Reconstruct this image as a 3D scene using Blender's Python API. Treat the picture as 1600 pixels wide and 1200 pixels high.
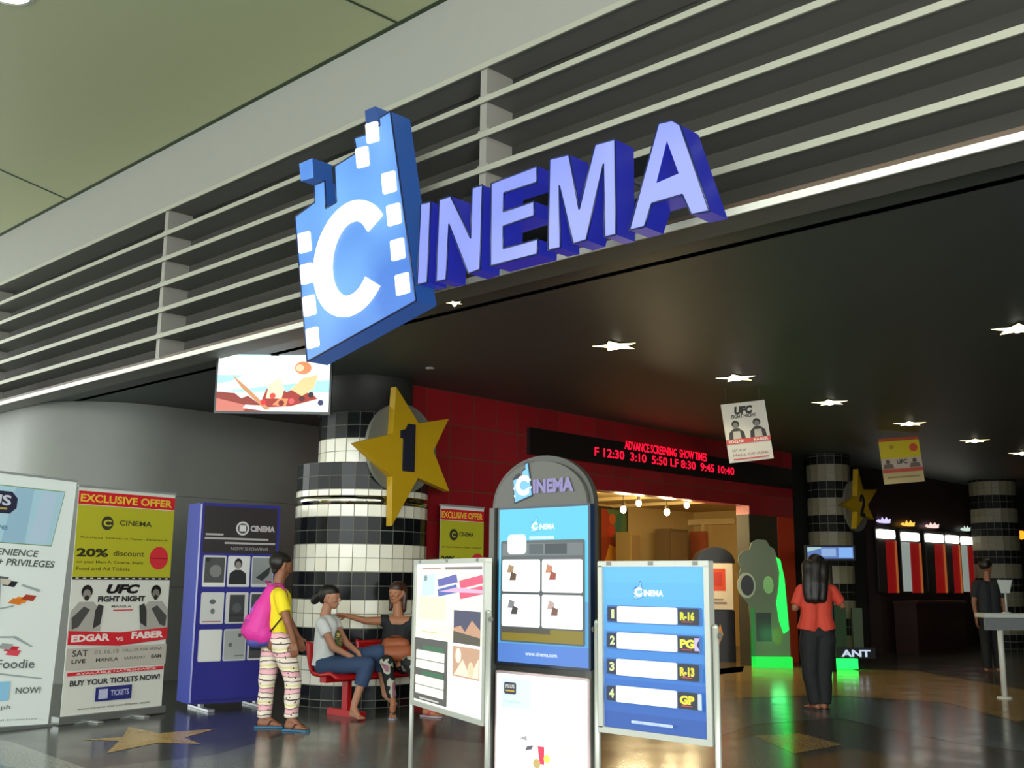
import bpy, bmesh, math, random
from mathutils import Vector, Matrix, Quaternion
from mathutils.geometry import tessellate_polygon
import numpy as np
random.seed(7)
for o in list(bpy.data.objects): bpy.data.objects.remove(o)
SC = bpy.context.scene; COL = SC.collection
PI = math.pi
# ------------------------------------------------------------------ camera
F, CX, CY, H = 1666., 800., 600., 1.35
def _r(px, py): return Vector(((px-CX)/F, -(py-CY)/F, -1.)).normalized()
_ex = -_r(-980, 887); _v2 = _r(2410, 921)
_ey = (_v2 - _ex*_v2.dot(_ex)).normalized(); _ez = _ex.cross(_ey)
R3 = Matrix((_ex, _ey, _ez))            # world from camera
EYE = Vector((0, 0, H))
cam_d = bpy.data.cameras.new('camera'); cam = bpy.data.objects.new('camera', cam_d); COL.objects.link(cam)
cam_d.sensor_width = 36.; cam_d.lens = 36.*F/1600.; cam_d.clip_end = 200
cam.matrix_world = Matrix.Translation(EYE) @ R3.to_4x4()
SC.camera = cam
SC.view_settings.view_transform = 'Standard'; SC.view_settings.look = 'None'
SC.view_settings.gamma = 1; SC.view_settings.exposure = 0.0
SC.view_settings.use_curve_mapping = False
# measured points of the place: rays of the photograph met with real planes
def ray(px, py): return (R3 @ _r(px, py)).normalized()
def onx(px, py, X): d = ray(px, py); return EYE + d*(X/d.x)
def ony(px, py, Y): d = ray(px, py); return EYE + d*(Y/d.y)
def onz(px, py, Z): d = ray(px, py); return EYE + d*((Z-H)/d.z)
HD = Vector((-.690, .7238, 0)); RT = Vector((.7238, .690, 0))
def atg(px, py, g): d = ray(px, py); return EYE + d*(g/d.dot(HD))

# ------------------------------------------------------------------ world and large lights
w = bpy.data.worlds.new('world'); SC.world = w; w.use_nodes = True
w.node_tree.nodes['Background'].inputs[0].default_value = (.88, .92, .88, 1)
w.node_tree.nodes['Background'].inputs[1].default_value = 4.3
def area(name, loc, target, sx, sy, power, col=(1, 1, 1)):
    l = bpy.data.lights.new(name, 'AREA'); l.shape = 'RECTANGLE'; l.size = sx; l.size_y = sy
    l.energy = power; l.color = col
    o = bpy.data.objects.new(name, l); COL.objects.link(o); o.location = loc
    o.rotation_euler = (Vector(target)-Vector(loc)).to_track_quat('-Z', 'Y').to_euler()
    return o
# daylight of the mall atrium behind and to the left of the camera
area('daylight', (-1.5, -8, 3.8), (-10.5, 6, 2.0), 8, 4, 520, (.92, .98, 1))
area('daylight', (5, -7, 4.5), (-2, 5.4, 3.6), 7, 4, 200, (.95, 1, 1))
# unseen fill light added right of the camera to brighten the lower louvres
area('louvre_fill_light', (2.6, .2, 2.2), (-.6, 5.4, 3.9), 2.0, 1.2, 300, (1, 1, .96))

# ------------------------------------------------------------------ materials
def lin(h):
    h = h.lstrip('#'); c = [int(h[i:i+2], 16)/255. for i in (0, 2, 4)]
    return tuple(((x/12.92) if x <= .04045 else ((x+.055)/1.055)**2.4) for x in c)+(1,)
MC = {}
def mat(h, rough=.55, em=0., metal=0., noise=.06, spec=.5, alpha=1., trans=0.):
    k = (h, rough, em, metal, noise, spec, alpha, trans)
    if k in MC: return MC[k]
    m = bpy.data.materials.new('mat_'+h.strip('#')); m.use_nodes = True
    nt = m.node_tree; b = nt.nodes['Principled BSDF']; c = lin(h)
    b.inputs['Base Color'].default_value = c; b.inputs['Roughness'].default_value = rough
    b.inputs['Metallic'].default_value = metal; b.inputs['Specular IOR Level'].default_value = spec
    b.inputs['Alpha'].default_value = alpha; b.inputs['Transmission Weight'].default_value = trans
    if em:
        b.inputs['Base Color'].default_value = tuple(x*.15 for x in c[:3])+(1,)
        b.inputs['Emission Color'].default_value = c; b.inputs['Emission Strength'].default_value = em
    elif noise:
        tc = nt.nodes.new('ShaderNodeTexCoord'); n = nt.nodes.new('ShaderNodeTexNoise'); n.inputs['Scale'].default_value = 6
        n.inputs['Detail'].default_value = 4
        mp = nt.nodes.new('ShaderNodeMapRange'); mp.inputs[3].default_value = 1-noise; mp.inputs[4].default_value = 1+noise
        mx = nt.nodes.new('ShaderNodeVectorMath'); mx.operation = 'SCALE'; mx.inputs[0].default_value = c[:3]
        nt.links.new(tc.outputs['Object'], n.inputs['Vector']); nt.links.new(n.outputs['Fac'], mp.inputs[0])
        nt.links.new(mp.outputs[0], mx.inputs['Scale']); nt.links.new(mx.outputs[0], b.inputs['Base Color'])
    MC[k] = m; return m
def node_mat(name, build, rough=.5, spec=.5):
    m = bpy.data.materials.new(name); m.use_nodes = True; nt = m.node_tree; b = nt.nodes['Principled BSDF']
    b.inputs['Roughness'].default_value = rough; b.inputs['Specular IOR Level'].default_value = spec
    build(nt, b); return m
def tile_wall(c1, c2, mortar, size, axis):
    def f(nt, b):
        tc = nt.nodes.new('ShaderNodeTexCoord'); sp = nt.nodes.new('ShaderNodeSeparateXYZ'); cb = nt.nodes.new('ShaderNodeCombineXYZ')
        nt.links.new(tc.outputs['Object'], sp.inputs[0])
        nt.links.new(sp.outputs[axis], cb.inputs[0]); nt.links.new(sp.outputs[2], cb.inputs[1])
        br = nt.nodes.new('ShaderNodeTexBrick'); br.offset = 0; br.squash = 1
        br.inputs['Scale'].default_value = 1; br.inputs['Brick Width'].default_value = size; br.inputs['Row Height'].default_value = size
        br.inputs['Mortar Size'].default_value = .009; br.inputs['Color1'].default_value = lin(c1)
        br.inputs['Color2'].default_value = lin(c2); br.inputs['Mortar'].default_value = lin(mortar)
        nt.links.new(cb.outputs[0], br.inputs['Vector']); nt.links.new(br.outputs['Color'], b.inputs['Base Color'])
    return f

# ------------------------------------------------------------------ object helpers
def tag(o, label=None, cat=None, group=None, kind=None):
    if label: o['label'] = label
    if cat: o['category'] = cat
    if group: o['group'] = group
    if kind: o['kind'] = kind
    return o
def empty(name, loc=(0, 0, 0), rz=0., label=None, cat=None, group=None):
    o = bpy.data.objects.new(name, None); COL.objects.link(o); o.empty_display_size = .05
    o.matrix_world = Matrix.Translation(Vector(loc)) @ Matrix.Rotation(rz, 4, 'Z')
    return tag(o, label, cat, group)
class MB:
    """collects shapes and links them as one mesh object"""
    def __init__(s): s.v = []; s.f = []; s.m = []; s.mats = []; s.sm = []
    def mi(s, m):
        if m not in s.mats: s.mats.append(m)
        return s.mats.index(m)
    def add(s, vs, fs, m, smooth=False, M=None):
        n = len(s.v); k = s.mi(m)
        for v in vs: s.v.append(M @ Vector(v) if M else Vector(v))
        for f in fs: s.f.append([n+i for i in f]); s.m.append(k); s.sm.append(smooth)
        return s
    def box(s, a, b, m, M=None):
        x0, y0, z0 = a; x1, y1, z1 = b
        vs = [(x0,y0,z0),(x1,y0,z0),(x1,y1,z0),(x0,y1,z0),(x0,y0,z1),(x1,y0,z1),(x1,y1,z1),(x0,y1,z1)]
        return s.add(vs, [(0,3,2,1),(4,5,6,7),(0,1,5,4),(1,2,6,5),(2,3,7,6),(3,0,4,7)], m, M=M)
    def rbox(s, a, b, m, r=.01, M=None, axis=1):
        """box with rounded corners seen along axis"""
        o = [0, 1, 2]; o.remove(axis); i, j = o
        pts = rr(a[i], a[j], b[i], b[j], r, 4)
        def mk(p, t): q = [0, 0, 0]; q[i] = p[0]; q[j] = p[1]; q[axis] = t; return q
        n = len(pts); vs = [mk(p, a[axis]) for p in pts]+[mk(p, b[axis]) for p in pts]
        fs = [list(range(n))[::-1], list(range(n, 2*n))]+[(k, (k+1) % n, n+(k+1) % n, n+k) for k in range(n)]
        return s.add(vs, fs, m, M=M)
    def tube(s, p0, p1, r0, m, r1=None, n=12, caps=True, smooth=True):
        r1 = r0 if r1 is None else r1; p0 = Vector(p0); p1 = Vector(p1); d = (p1-p0).normalized()
        q = d.to_track_quat('Z', 'Y'); vs = []
        for p, r in ((p0, r0), (p1, r1)):
            for k in range(n): a = 2*PI*k/n; vs.append(p+q @ Vector((r*math.cos(a), r*math.sin(a), 0)))
        s.add(vs, [(k, (k+1) % n, n+(k+1) % n, n+k) for k in range(n)], m, smooth)
        if caps: s.add(vs, [list(range(n))[::-1], list(range(n, 2*n))], m)
        return s
    def path(s, pts, r, m, n=10):
        for a, b in zip(pts, pts[1:]): s.tube(a, b, r, m, n=n)
        for p in pts[1:-1]: s.ball(p, r, m, n=n)
        return s
    def ball(s, c, r, m, n=12, sc=(1, 1, 1), q=None):
        c = Vector(c); vs = []; fs = []; h = max(4, n//2)
        for i in range(h+1):
            t = PI*i/h
            for k in range(n):
                a = 2*PI*k/n; v = Vector((r*sc[0]*math.sin(t)*math.cos(a), r*sc[1]*math.sin(t)*math.sin(a), r*sc[2]*math.cos(t)))
                vs.append(c+(q @ v if q else v))
        for i in range(h):
            for k in range(n):
                a0 = i*n+k; a1 = i*n+(k+1) % n; b0 = a0+n; b1 = a1+n
                fs.append((a0, b0, b1, a1))
        return s.add(vs, fs, m, True)
    def lathe(s, prof, m, n=32, M=None, smooth=True):
        vs = [(r*math.cos(2*PI*k/n), r*math.sin(2*PI*k/n), z) for r, z in prof for k in range(n)]
        fs = [(i*n+k, i*n+(k+1) % n, (i+1)*n+(k+1) % n, (i+1)*n+k) for i in range(len(prof)-1) for k in range(n)]
        return s.add(vs, fs, m, smooth, M)
    def prism(s, outline, m, t0, t1, holes=(), fr=None, side=None, back=None):
        """outline in 2D (x, z) extruded along y from t0 to t1; fr maps (x, y, z)"""
        fr = fr or (lambda x, y, z: Vector((x, y, z))); side = side or m
        loops = [list(outline)]+[list(h) for h in holes]
        tris = tessellate_polygon([[Vector((p[0], p[1], 0)) for p in lp] for lp in loops])
        flat = [p for lp in loops for p in lp]
        for t in (t0, t1): s.add([fr(p[0], t, p[1]) for p in flat], [tuple(x) for x in tris], m if t == t0 else (back or side))
        for lp in loops:
            n = len(lp)
            s.add([fr(p[0], t0, p[1]) for p in lp]+[fr(p[0], t1, p[1]) for p in lp],
                  [(k, (k+1) % n, n+(k+1) % n, n+k) for k in range(n)], side)
        return s
    def build(s, name, parent=None, base=None, **kw):
        """vertices are given in world space unless base is False, then they are local to the parent"""
        me = bpy.data.meshes.new(name)
        W = Matrix() if parent is None or base is False else world_of(parent).inverted()
        if parent is None and base is not None: W = Matrix.Translation(-Vector(base))
        me.from_pydata([W @ v for v in s.v], [], s.f)
        for m in s.mats: me.materials.append(m)
        me.polygons.foreach_set('material_index', s.m); me.polygons.foreach_set('use_smooth', s.sm)
        bm = bmesh.new(); bm.from_mesh(me); bmesh.ops.remove_doubles(bm, verts=bm.verts, dist=1e-6) if len(s.v) < 20000 else None
        bmesh.ops.recalc_face_normals(bm, faces=bm.faces)
        bm.to_mesh(me); bm.free()
        o = bpy.data.objects.new(name, me); COL.objects.link(o)
        if parent is not None: o.parent = parent
        elif base is not None: o.location = base
        return tag(o, **kw)
def world_of(o):
    M = Matrix.LocRotScale(o.location, o.rotation_euler, o.scale)
    return world_of(o.parent) @ M if o.parent else M
def rr(x0, y0, x1, y1, r, n=5):
    pts = []
    for cx, cy, a0 in ((x1-r, y1-r, 0), (x0+r, y1-r, 90), (x0+r, y0+r, 180), (x1-r, y0+r, 270)):
        for k in range(n+1):
            a = math.radians(a0+90*k/n); pts.append((cx+r*math.cos(a), cy+r*math.sin(a)))
    return pts
def ell(cx, cy, rx, ry, n=24): return [(cx+rx*math.cos(2*PI*k/n), cy+ry*math.sin(2*PI*k/n)) for k in range(n)]
def star_pts(cx, cy, R, r=None, a0=90, n=5):
    r = r or R*.42
    return [(cx+(R if k % 2 == 0 else r)*math.cos(math.radians(a0+k*180/n)), cy+(R if k % 2 == 0 else r)*math.sin(math.radians(a0+k*180/n))) for k in range(2*n)]
# flat lettering from Blender's own font
TC = {}
def text_mesh(s, bold, shear=0.):
    k = (s, bold, shear)
    if k in TC: return TC[k]
    cu = bpy.data.curves.new('t', 'FONT'); cu.body = s; cu.offset = bold; cu.shear = shear; cu.resolution_u = 3
    o = bpy.data.objects.new('t', cu); COL.objects.link(o)
    dg = bpy.context.evaluated_depsgraph_get(); dg.update()
    me = bpy.data.meshes.new_from_object(o.evaluated_get(dg))
    vs = [(v.co.x, v.co.y) for v in me.vertices]; fs = [tuple(p.vertices) for p in me.polygons]
    x0 = min(v[0] for v in vs); x1 = max(v[0] for v in vs); y0 = min(v[1] for v in vs); y1 = max(v[1] for v in vs)
    vs = [((x-x0)/(x1-x0), (y-y0)/(y1-y0)) for x, y in vs]
    bpy.data.objects.remove(o); bpy.data.meshes.remove(me); bpy.data.curves.remove(cu)
    TC[k] = (vs, fs); return TC[k]
class Art:
    """printed or lit graphics: flat shapes in thin layers on a face; u 0..1 across, v 0..1 up"""
    def __init__(s, w, h, em=0., rough=.5, step=.0006, dim=1.):
        s.w, s.h, s.em, s.rough, s.step, s.k, s.mb = w, h, em, rough, step, 0, MB()
    def m(s, c): return mat(c, s.rough, s.em) if s.em else mat(c, s.rough, noise=0)
    def poly(s, pts, c, up=True):
        if up: s.k += 1
        tris = tessellate_polygon([[Vector((p[0]*s.w, p[1]*s.h, 0)) for p in pts]])
        s.mb.add([(p[0]*s.w, -s.k*s.step, p[1]*s.h) for p in pts], [tuple(t) for t in tris], s.m(c)); return s
    def rect(s, x0, y0, x1, y1, c, r=0., up=True):
        if not r: return s.poly([(x0, y0), (x1, y0), (x1, y1), (x0, y1)], c, up)
        a = s.w/s.h; pts = rr(x0*a, y0, x1*a, y1, r); return s.poly([(p[0]/a, p[1]) for p in pts], c, up)
    def disc(s, cx, cy, ry, c, kx=1., up=True): return s.poly(ell(cx, cy, ry*s.h/s.w*kx, ry), c, up)
    def text(s, t, x0, y0, x1, y1, c, bold=.02, shear=0., up=True):
        if up: s.k += 1
        vs, fs = text_mesh(t, bold, shear)
        s.mb.add([((x0+(x1-x0)*x)*s.w, -s.k*s.step, (y0+(y1-y0)*y)*s.h) for x, y in vs], fs, s.m(c)); return s
    def figure(s, cx, y0, h, skin, hair, cloth):
        """a printed half figure"""
        a = s.h/s.w
        s.poly([(cx-.36*h*a, y0), (cx+.36*h*a, y0), (cx+.33*h*a, y0+.42*h), (cx+.12*h*a, y0+.56*h), (cx-.12*h*a, y0+.56*h), (cx-.33*h*a, y0+.42*h)], cloth)
        s.disc(cx, y0+.80*h, .20*h, hair, .8); s.disc(cx, y0+.74*h, .15*h, skin, .78); return s
    def logo(s, cx, cy, h, tile='#49b6e8', letter='#ffffff', edge='#1d5fae', word='#ffffff', name=True):
        a = s.h/s.w; f = lambda u, v: (cx+u*h*a, cy+v*h)
        s.poly([f(*p) for p in ((-.30,-.5),(.36,-.32),(.20,.62),(.06,.55),(.08,.42),(-.02,.38),(-.04,.22),(-.12,.2),(-.12,.3),(-.22,.28),(-.36,.16))], edge)
        s.poly([f(*p) for p in ((-.27,-.46),(.33,-.29),(.17,.55),(.09,.5),(.1,.38),(0,.34),(-.02,.2),(-.33,.12))], tile)
        s.text('C', cx-.25*h*a, cy-.30*h, cx+.24*h*a, cy+.24*h, letter, .07)
        for u, v in ((-.29,-.1),(-.27,-.3),(.27,.1),(.30,-.1)):
            s.poly([f(u-.02, v-.03), f(u+.03, v-.02), f(u+.02, v+.04), f(u-.03, v+.03)], letter, up=False)
        if name: s.text('INEMA', cx+.38*h*a, cy-.26*h, cx+1.75*h*a, cy+.10*h, word, .05)
        return s
    def build(s, name, parent, M=None, **kw):
        """M places the sheet in world space"""
        if M is not None: s.mb.v = [M @ v for v in s.mb.v]
        return s.mb.build(name, parent, **kw)
def frameM(o, xdir, up=(0, 0, 1)):
    """frame with local x along xdir, z along up, -y out of the face"""
    x = Vector(xdir).normalized(); z = Vector(up).normalized(); y = z.cross(x).normalized(); z = x.cross(y)
    M = Matrix((x, y, z)).transposed().to_4x4(); M.translation = Vector(o); return M

# ================================================================== THE SETTING
YF = 5.418; ZC = 3.60; XG = -13.2; XR = -9.42
FX0, FX1 = -19., 4.6
def struct(mb, name, **kw): o = mb.build(name, **kw); o['kind'] = 'structure'; return o
def granite(c, rough=.16):
    def f(nt, b):
        tc = nt.nodes.new('ShaderNodeTexCoord'); n = nt.nodes.new('ShaderNodeTexNoise'); n.inputs['Scale'].default_value = 55; n.inputs['Detail'].default_value = 5
        mp = nt.nodes.new('ShaderNodeMapRange'); mp.inputs[1].default_value = .3; mp.inputs[2].default_value = .7; mp.inputs[3].default_value = .72; mp.inputs[4].default_value = 1.28
        br = nt.nodes.new('ShaderNodeTexBrick'); br.offset = 0; br.inputs['Scale'].default_value = 1; br.inputs['Brick Width'].default_value = .6; br.inputs['Row Height'].default_value = .6
        br.inputs['Mortar Size'].default_value = .004; L = lin(c); br.inputs['Color1'].default_value = L; br.inputs['Color2'].default_value = tuple(x*.9 for x in L[:3])+(1,)
        br.inputs['Mortar'].default_value = tuple(x*.5 for x in L[:3])+(1,)
        mx = nt.nodes.new('ShaderNodeVectorMath'); mx.operation = 'SCALE'
        nt.links.new(tc.outputs['Object'], n.inputs['Vector']); nt.links.new(tc.outputs['Object'], br.inputs['Vector'])
        nt.links.new(n.outputs['Fac'], mp.inputs[0]); nt.links.new(br.outputs['Color'], mx.inputs[0]); nt.links.new(mp.outputs[0], mx.inputs['Scale'])
        nt.links.new(mx.outputs[0], b.inputs['Base Color'])
        n2 = nt.nodes.new('ShaderNodeTexNoise'); n2.inputs['Scale'].default_value = 2.5
        m2 = nt.nodes.new('ShaderNodeMapRange'); m2.inputs[3].default_value = rough-.06; m2.inputs[4].default_value = rough+.10
        nt.links.new(tc.outputs['Object'], n2.inputs['Vector']); nt.links.new(n2.outputs['Fac'], m2.inputs[0]); nt.links.new(m2.outputs[0], b.inputs['Roughness'])
    return node_mat('granite_'+c.strip('#'), f)
G_DARK = granite('#4c4e4c'); G_MID = granite('#767976'); G_LIGHT = granite('#9b9e98'); G_TAN = granite('#a88f5c'); G_BROWN = granite('#75603c'); G_BLUE = granite('#5f6e74')
G_GOLD = granite('#d6b060', .24)
fb = MB(); fb.box((-20, -14, -.12), (9, 34, 0), G_DARK)
def inlay(pts, m, lay=1):
    q = [onz(px, py, 0) for px, py in pts]
    tris = tessellate_polygon([[Vector((p.x, p.y, 0)) for p in q]])
    fb.add([(p.x, p.y, .0012*lay) for p in q], [tuple(t) for t in tris], m)
inlay([(335, 1180), (437, 1151), (620, 1118), (640, 1150), (1000, 1188), (980, 1290), (140, 1290), (150, 1200)], G_MID)
inlay([(-60, 1146), (20, 1160), (140, 1203), (200, 1260), (-60, 1260)], G_LIGHT)
inlay([(-60, 1185), (60, 1206), (140, 1260), (-60, 1260)], G_BLUE, 2)
inlay([(1060, 1052), (1170, 1040), (1430, 1048), (1640, 1085), (1640, 1118), (1590, 1128), (1480, 1098), (1290, 1086), (1130, 1092)], G_TAN)
inlay([(1128, 1092), (1290, 1088), (1478, 1100), (1588, 1130), (1640, 1180), (1490, 1160), (1310, 1122), (1180, 1132), (1128, 1150)], G_BLUE)
inlay([(1180, 1150), (1250, 1146), (1316, 1164), (1240, 1178)], G_TAN, 2)
inlay([(1250, 1186), (1330, 1170), (1440, 1190), (1430, 1230), (1260, 1230)], G_BROWN, 2)
inlay([(1128, 1165), (1180, 1150), (1240, 1178), (1250, 1230), (1120, 1230)], G_MID)
inlay([(940, 1150), (1000, 1152), (1100, 1185), (1090, 1230), (940, 1230)], G_BROWN, 2)
inlay([(905, 1030), (1115, 1020), (1165, 1034), (1160, 1050), (930, 1075)], G_BROWN)
inlay([(130, 1156), (192, 1152), (201, 1136), (248, 1146), (338, 1139), (288, 1153), (314, 1163), (246, 1161), (167, 1177), (186, 1158)], G_GOLD, 2)
struct(fb, 'floor')
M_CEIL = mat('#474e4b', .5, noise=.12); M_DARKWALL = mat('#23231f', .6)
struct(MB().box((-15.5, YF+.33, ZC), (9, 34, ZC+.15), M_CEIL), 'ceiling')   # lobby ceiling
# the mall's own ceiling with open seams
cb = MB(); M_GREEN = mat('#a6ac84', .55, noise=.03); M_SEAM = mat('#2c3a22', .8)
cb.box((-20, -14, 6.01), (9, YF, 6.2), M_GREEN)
def seam(p, q, w=.014):
    a = onz(*p, 6.01); b = onz(*q, 6.01); n = (b-a).cross(Vector((0, 0, 1))).normalized()*w; e = (b-a)*.0
    cb.add([a-n, a+n, b+n, b-n], [(0, 1, 2, 3)], M_SEAM) if False else cb.box((0, -w, -.004), ((b-a).length, w, .001), M_SEAM, M=frameM(a, b-a))
seam((-300, 133), (107, 312)); seam((360, -86), (620, 35)); 
cb.box((-20, YF-.045, 6.004), (9, YF+.002, 6.03), M_SEAM)
struct(cb, 'ceiling_mall')
M_BULK = mat('#8b8c85', .55, noise=.03)
struct(MB().box((-20, YF, 5.30), (9, YF+.5, 6.3), M_BULK), 'trim_1')          # white bulkhead
struct(MB().box((-20, YF+.02, 3.597), (9, YF+.33, 3.63), mat('#5a4a3c', .5)), 'trim_2')   # soffit under the louvres
struct(MB().box((-20, YF+.62, 3.60), (9, YF+.70, 6.3), mat('#37352f', .7)), 'wall_front')  # dark wall behind the louvres
M_GREY = mat('#767973', .5, noise=.05)
wl = MB(); arc = [(-14.65+1.45*math.cos(math.radians(a)), 7.2+1.45*math.sin(math.radians(a))) for a in np.arange(-90, .5, 1.5)]
line = [(-20, 5.75)]+arc+[(XG, 16), (XG-.2, 16)]+[(x-.14, y+.14) for x, y in arc[::-1]]+[(-20, 5.92)]
wl.prism(line, M_GREY, 0, ZC, fr=lambda a, t, b: Vector((a, b, t)))
for k in (1.2, 2.4): wl.box((XG-.001, 7.2, k), (XG+.002, 16, k+.008), mat('#4b4d49', .7))
struct(wl, 'wall_left')
M_RED = node_mat('red_tile', tile_wall('#981c24', '#88181f', '#6a3a28', .40, 1), .35)
M_REDX = node_mat('red_tile_end', tile_wall('#981c24', '#88181f', '#6a3a28', .40, 0), .35)
OY0, OY1, OZ = 11.52, 15.63, 2.59
wr = MB()
wr.box((XR-.25, 7.94, 0), (XR, OY0, ZC), M_RED); wr.box((XR-.25, OY1, 2.45), (XR, 17.1, ZC), M_RED); wr.box((XR-.25, OY1, 0), (XR-.01, 16.55, 2.45), mat('#37321f', .6)); wr.box((XR-.25, 16.55, 0), (XR, 17.1, 2.45), mat('#c23a1a', .5))
wr.box((XR-.25, OY0, OZ), (XR, OY1, ZC), M_RED)
wr.box((XG, 9.9, 0), (XR-.25, 10.1, ZC), M_REDX); wr.box((-9.95, 7.94, 2.4), (XR-.25, 8.15, ZC), M_REDX); wr.box((XG, 16.9, 2.9), (XR-.25, 17.1, ZC), M_REDX)
struct(wr, 'wall_red')
# the concession room seen through the opening
M_CREAM = mat('#c9ac6a', .6); M_CREAM2 = mat('#e0c88c', .5)
rm = MB(); RX, RY = -13.6, 20.2
rm.box((RX-.15, 10.3, 0), (RX, RY, 3.0), M_CREAM); rm.box((RX, RY, 0), (XR-.4, RY+.15, 3.0), M_CREAM)
rm.box((RX, 10.3, 2.86), (XR-.25, 17.0, 3.0), M_CREAM); rm.box((RX, 17.0, 2.86), (XR-.37, RY, 3.0), M_CREAM); rm.box((XR-.42, 17.1, 0), (XR-.36, RY, 3.0), M_CREAM); rm.box((XR-.36, 17.1, 0), (XR-.26, RY+.2, ZC), M_DARKWALL)
struct(rm, 'wall_room')
t = MB(); a = ony(1008, 826, RY-.1); b = ony(1152, 812, RY-.1)
t.box((a.x, RY-.22, b.z-.09), (b.x, RY, b.z+.03), M_CREAM2); a2 = ony(1106, 826, RY); t.box((a2.x-.04, RY-.2, .9), (a2.x+.04, RY, b.z), M_CREAM2)
struct(t, 'trim_3')
t = MB()
for y in (12.4, 14.0, 15.6, 17.2): t.box((RX, y, 2.80), (XR-.26, y+.07, 2.86), M_CREAM2)
struct(t, 'trim_4')
# far end of the lobby
struct(MB().box((-16, 30, 0), (9, 30.2, ZC), M_DARKWALL), 'wall_back')
struct(MB().box((3.2, YF+.4, 0), (3.4, 30, ZC), M_DARKWALL), 'wall_right')
wt = MB(); wt.box((XR-.25, 20.4, 0), (XR, 30, ZC), mat('#2c1a17', .5))
struct(wt, 'wall_ticket')
struct(MB().box((-13.6, 20.4, 0), (-13.4, 30, ZC), M_DARKWALL), 'wall_far_left')

# ------------------------------------------------------------------ louvre screen above the entrance
lv = empty('louvre_screen', (-5.5, YF, 3.56), 0, 'long white horizontal louvres over the dark entrance, under the white bulkhead', 'louvre')
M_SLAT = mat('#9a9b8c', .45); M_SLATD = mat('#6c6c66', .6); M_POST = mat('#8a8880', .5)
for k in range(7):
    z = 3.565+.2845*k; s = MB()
    s.box((FX0, YF-.012, z-.022), (FX1, YF+.004, z+.024), mat('#dcddd0', .4) if k == 0 else M_SLAT); s.box((FX0, YF+.004, z-.010), (FX1, YF+.30, z+.012), M_SLATD)  # bottom slat coloured paler to stand in for light bounced off the floor
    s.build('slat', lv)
for x in (-15.27, -10.39, -5.51, -.63):
    s = MB(); s.box((x-.035, YF+.012, 3.56), (x+.035, YF+.30, 5.30), M_POST)
    for k in range(7): s.box((x-.06, YF+.015, 3.58+.2845*k), (x+.06, YF+.045, 3.62+.2845*k), M_POST)
    s.build('post', lv)

# ------------------------------------------------------------------ the big CINEMA sign
YS = 4.92
sg = empty('cinema_sign', (-4.6, YF-.05, 3.3), 0, 'big lit blue sign reading CINEMA with a film strip tile, on the louvres', 'sign')
def z2(x, y): return (400+x/2., 140+y/2.)
def pl(pts, Y=YS): return [(q.x, q.z) for q in (ony(*z2(*p), Y) for p in pts)]
def lit_blue(top, mid, es):
    def f(nt, b):
        tc = nt.nodes.new('ShaderNodeTexCoord'); n = nt.nodes.new('ShaderNodeTexNoise'); n.inputs['Scale'].default_value = 1.1; n.inputs['Detail'].default_value = 1
        r = nt.nodes.new('ShaderNodeValToRGB'); r.color_ramp.elements[0].position = .40; r.color_ramp.elements[1].position = .66
        r.color_ramp.elements[0].color = lin(mid); r.color_ramp.elements[1].color = lin(top)
        nt.links.new(tc.outputs['Object'], n.inputs['Vector']); nt.links.new(n.outputs['Fac'], r.inputs[0])
        nt.links.new(r.outputs[0], b.inputs['Emission Color']); b.inputs['Emission Strength'].default_value = es
        b.inputs['Base Color'].default_value = tuple(c*.3 for c in lin(mid)[:3])+(1,)
    return node_mat('lit_acrylic', f, .3)
M_TILE = lit_blue('#79b6f4', '#4478cc', .95); M_TSIDE = mat('#2a57a0', .35, .62)
M_LET = lit_blue('#a0aafa', '#8390f0', .88); M_LSIDE = mat('#2830b0', .35, .55); M_RIM = mat('#10204a', .4); M_BACKP = mat('#20242c', .6)
M_WHITE_LIT = mat('#f4f9ff', .4, 1.5)
tile = pl([(500,660),(420,68),(385,90),(388,112),(345,130),(345,140),(308,152),(315,197),(246,240),(252,352),(218,372),(215,285),(182,300),(184,352),(122,398),(160,850)])
tile.reverse() if False else None
M = MB().prism(tile, M_TILE, YS, YS+.20, side=M_TSIDE, back=M_BACKP); tl = M.build('film_tile', sg)
def shrink_ring(out, w):
    n = len(out); res = []
    for i in range(n):
        p0, p1, p2 = (Vector(out[i-1]), Vector(out[i]), Vector(out[(i+1) % n])); res.append((p0, p1, p2))
    return res
def outline(pts, r, m, Y, name, parent):
    s = MB(); n = len(pts)
    for i in range(n):
        a, b = pts[i], pts[(i+1) % n]; s.tube((a[0], Y, a[1]), (b[0], Y, b[1]), r, m, n=6)
    return s.build(name, parent)
outline(tile, .007, M_RIM, YS, 'edge_trim', tl)
M = MB().prism(pl([(372,52),(340,66),(345,130),(385,92)], YS+.10), M_TSIDE, YS+.10, YS+.24); M.build('film_block', sg)
cc = pl([(147,222),(178,216),(180,268),(150,285),(137,262)])
cu = MB(); cu.prism(pl([(135,232),(176,214),(180,275),(140,286)], YS-.02), M_TILE, YS-.02, YS+.18, side=M_TSIDE); cu.build('film_block', sg)
def arcC(cx, cy, rx, ry, w, a0, a1, n=40):
    o = []; i = []
    for k in range(n+1):
        a = math.radians(a0+(a1-a0)*k/n); o.append((cx+rx*math.cos(a), cy-ry*math.sin(a))); i.append((cx+(rx-w)*math.cos(a), cy-(ry-w*1.15)*math.sin(a)))
    return o+i[::-1]
cpts = [(x+(y-530)*-.04, y-(x-298)*.28) for x, y in arcC(302, 530, 117, 180, 56, 38, 322)]
M = MB().prism(pl(cpts), M_WHITE_LIT, YS-.022, YS-.002, side=M_WHITE_LIT); M.build('letter_c', sg)
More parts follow.
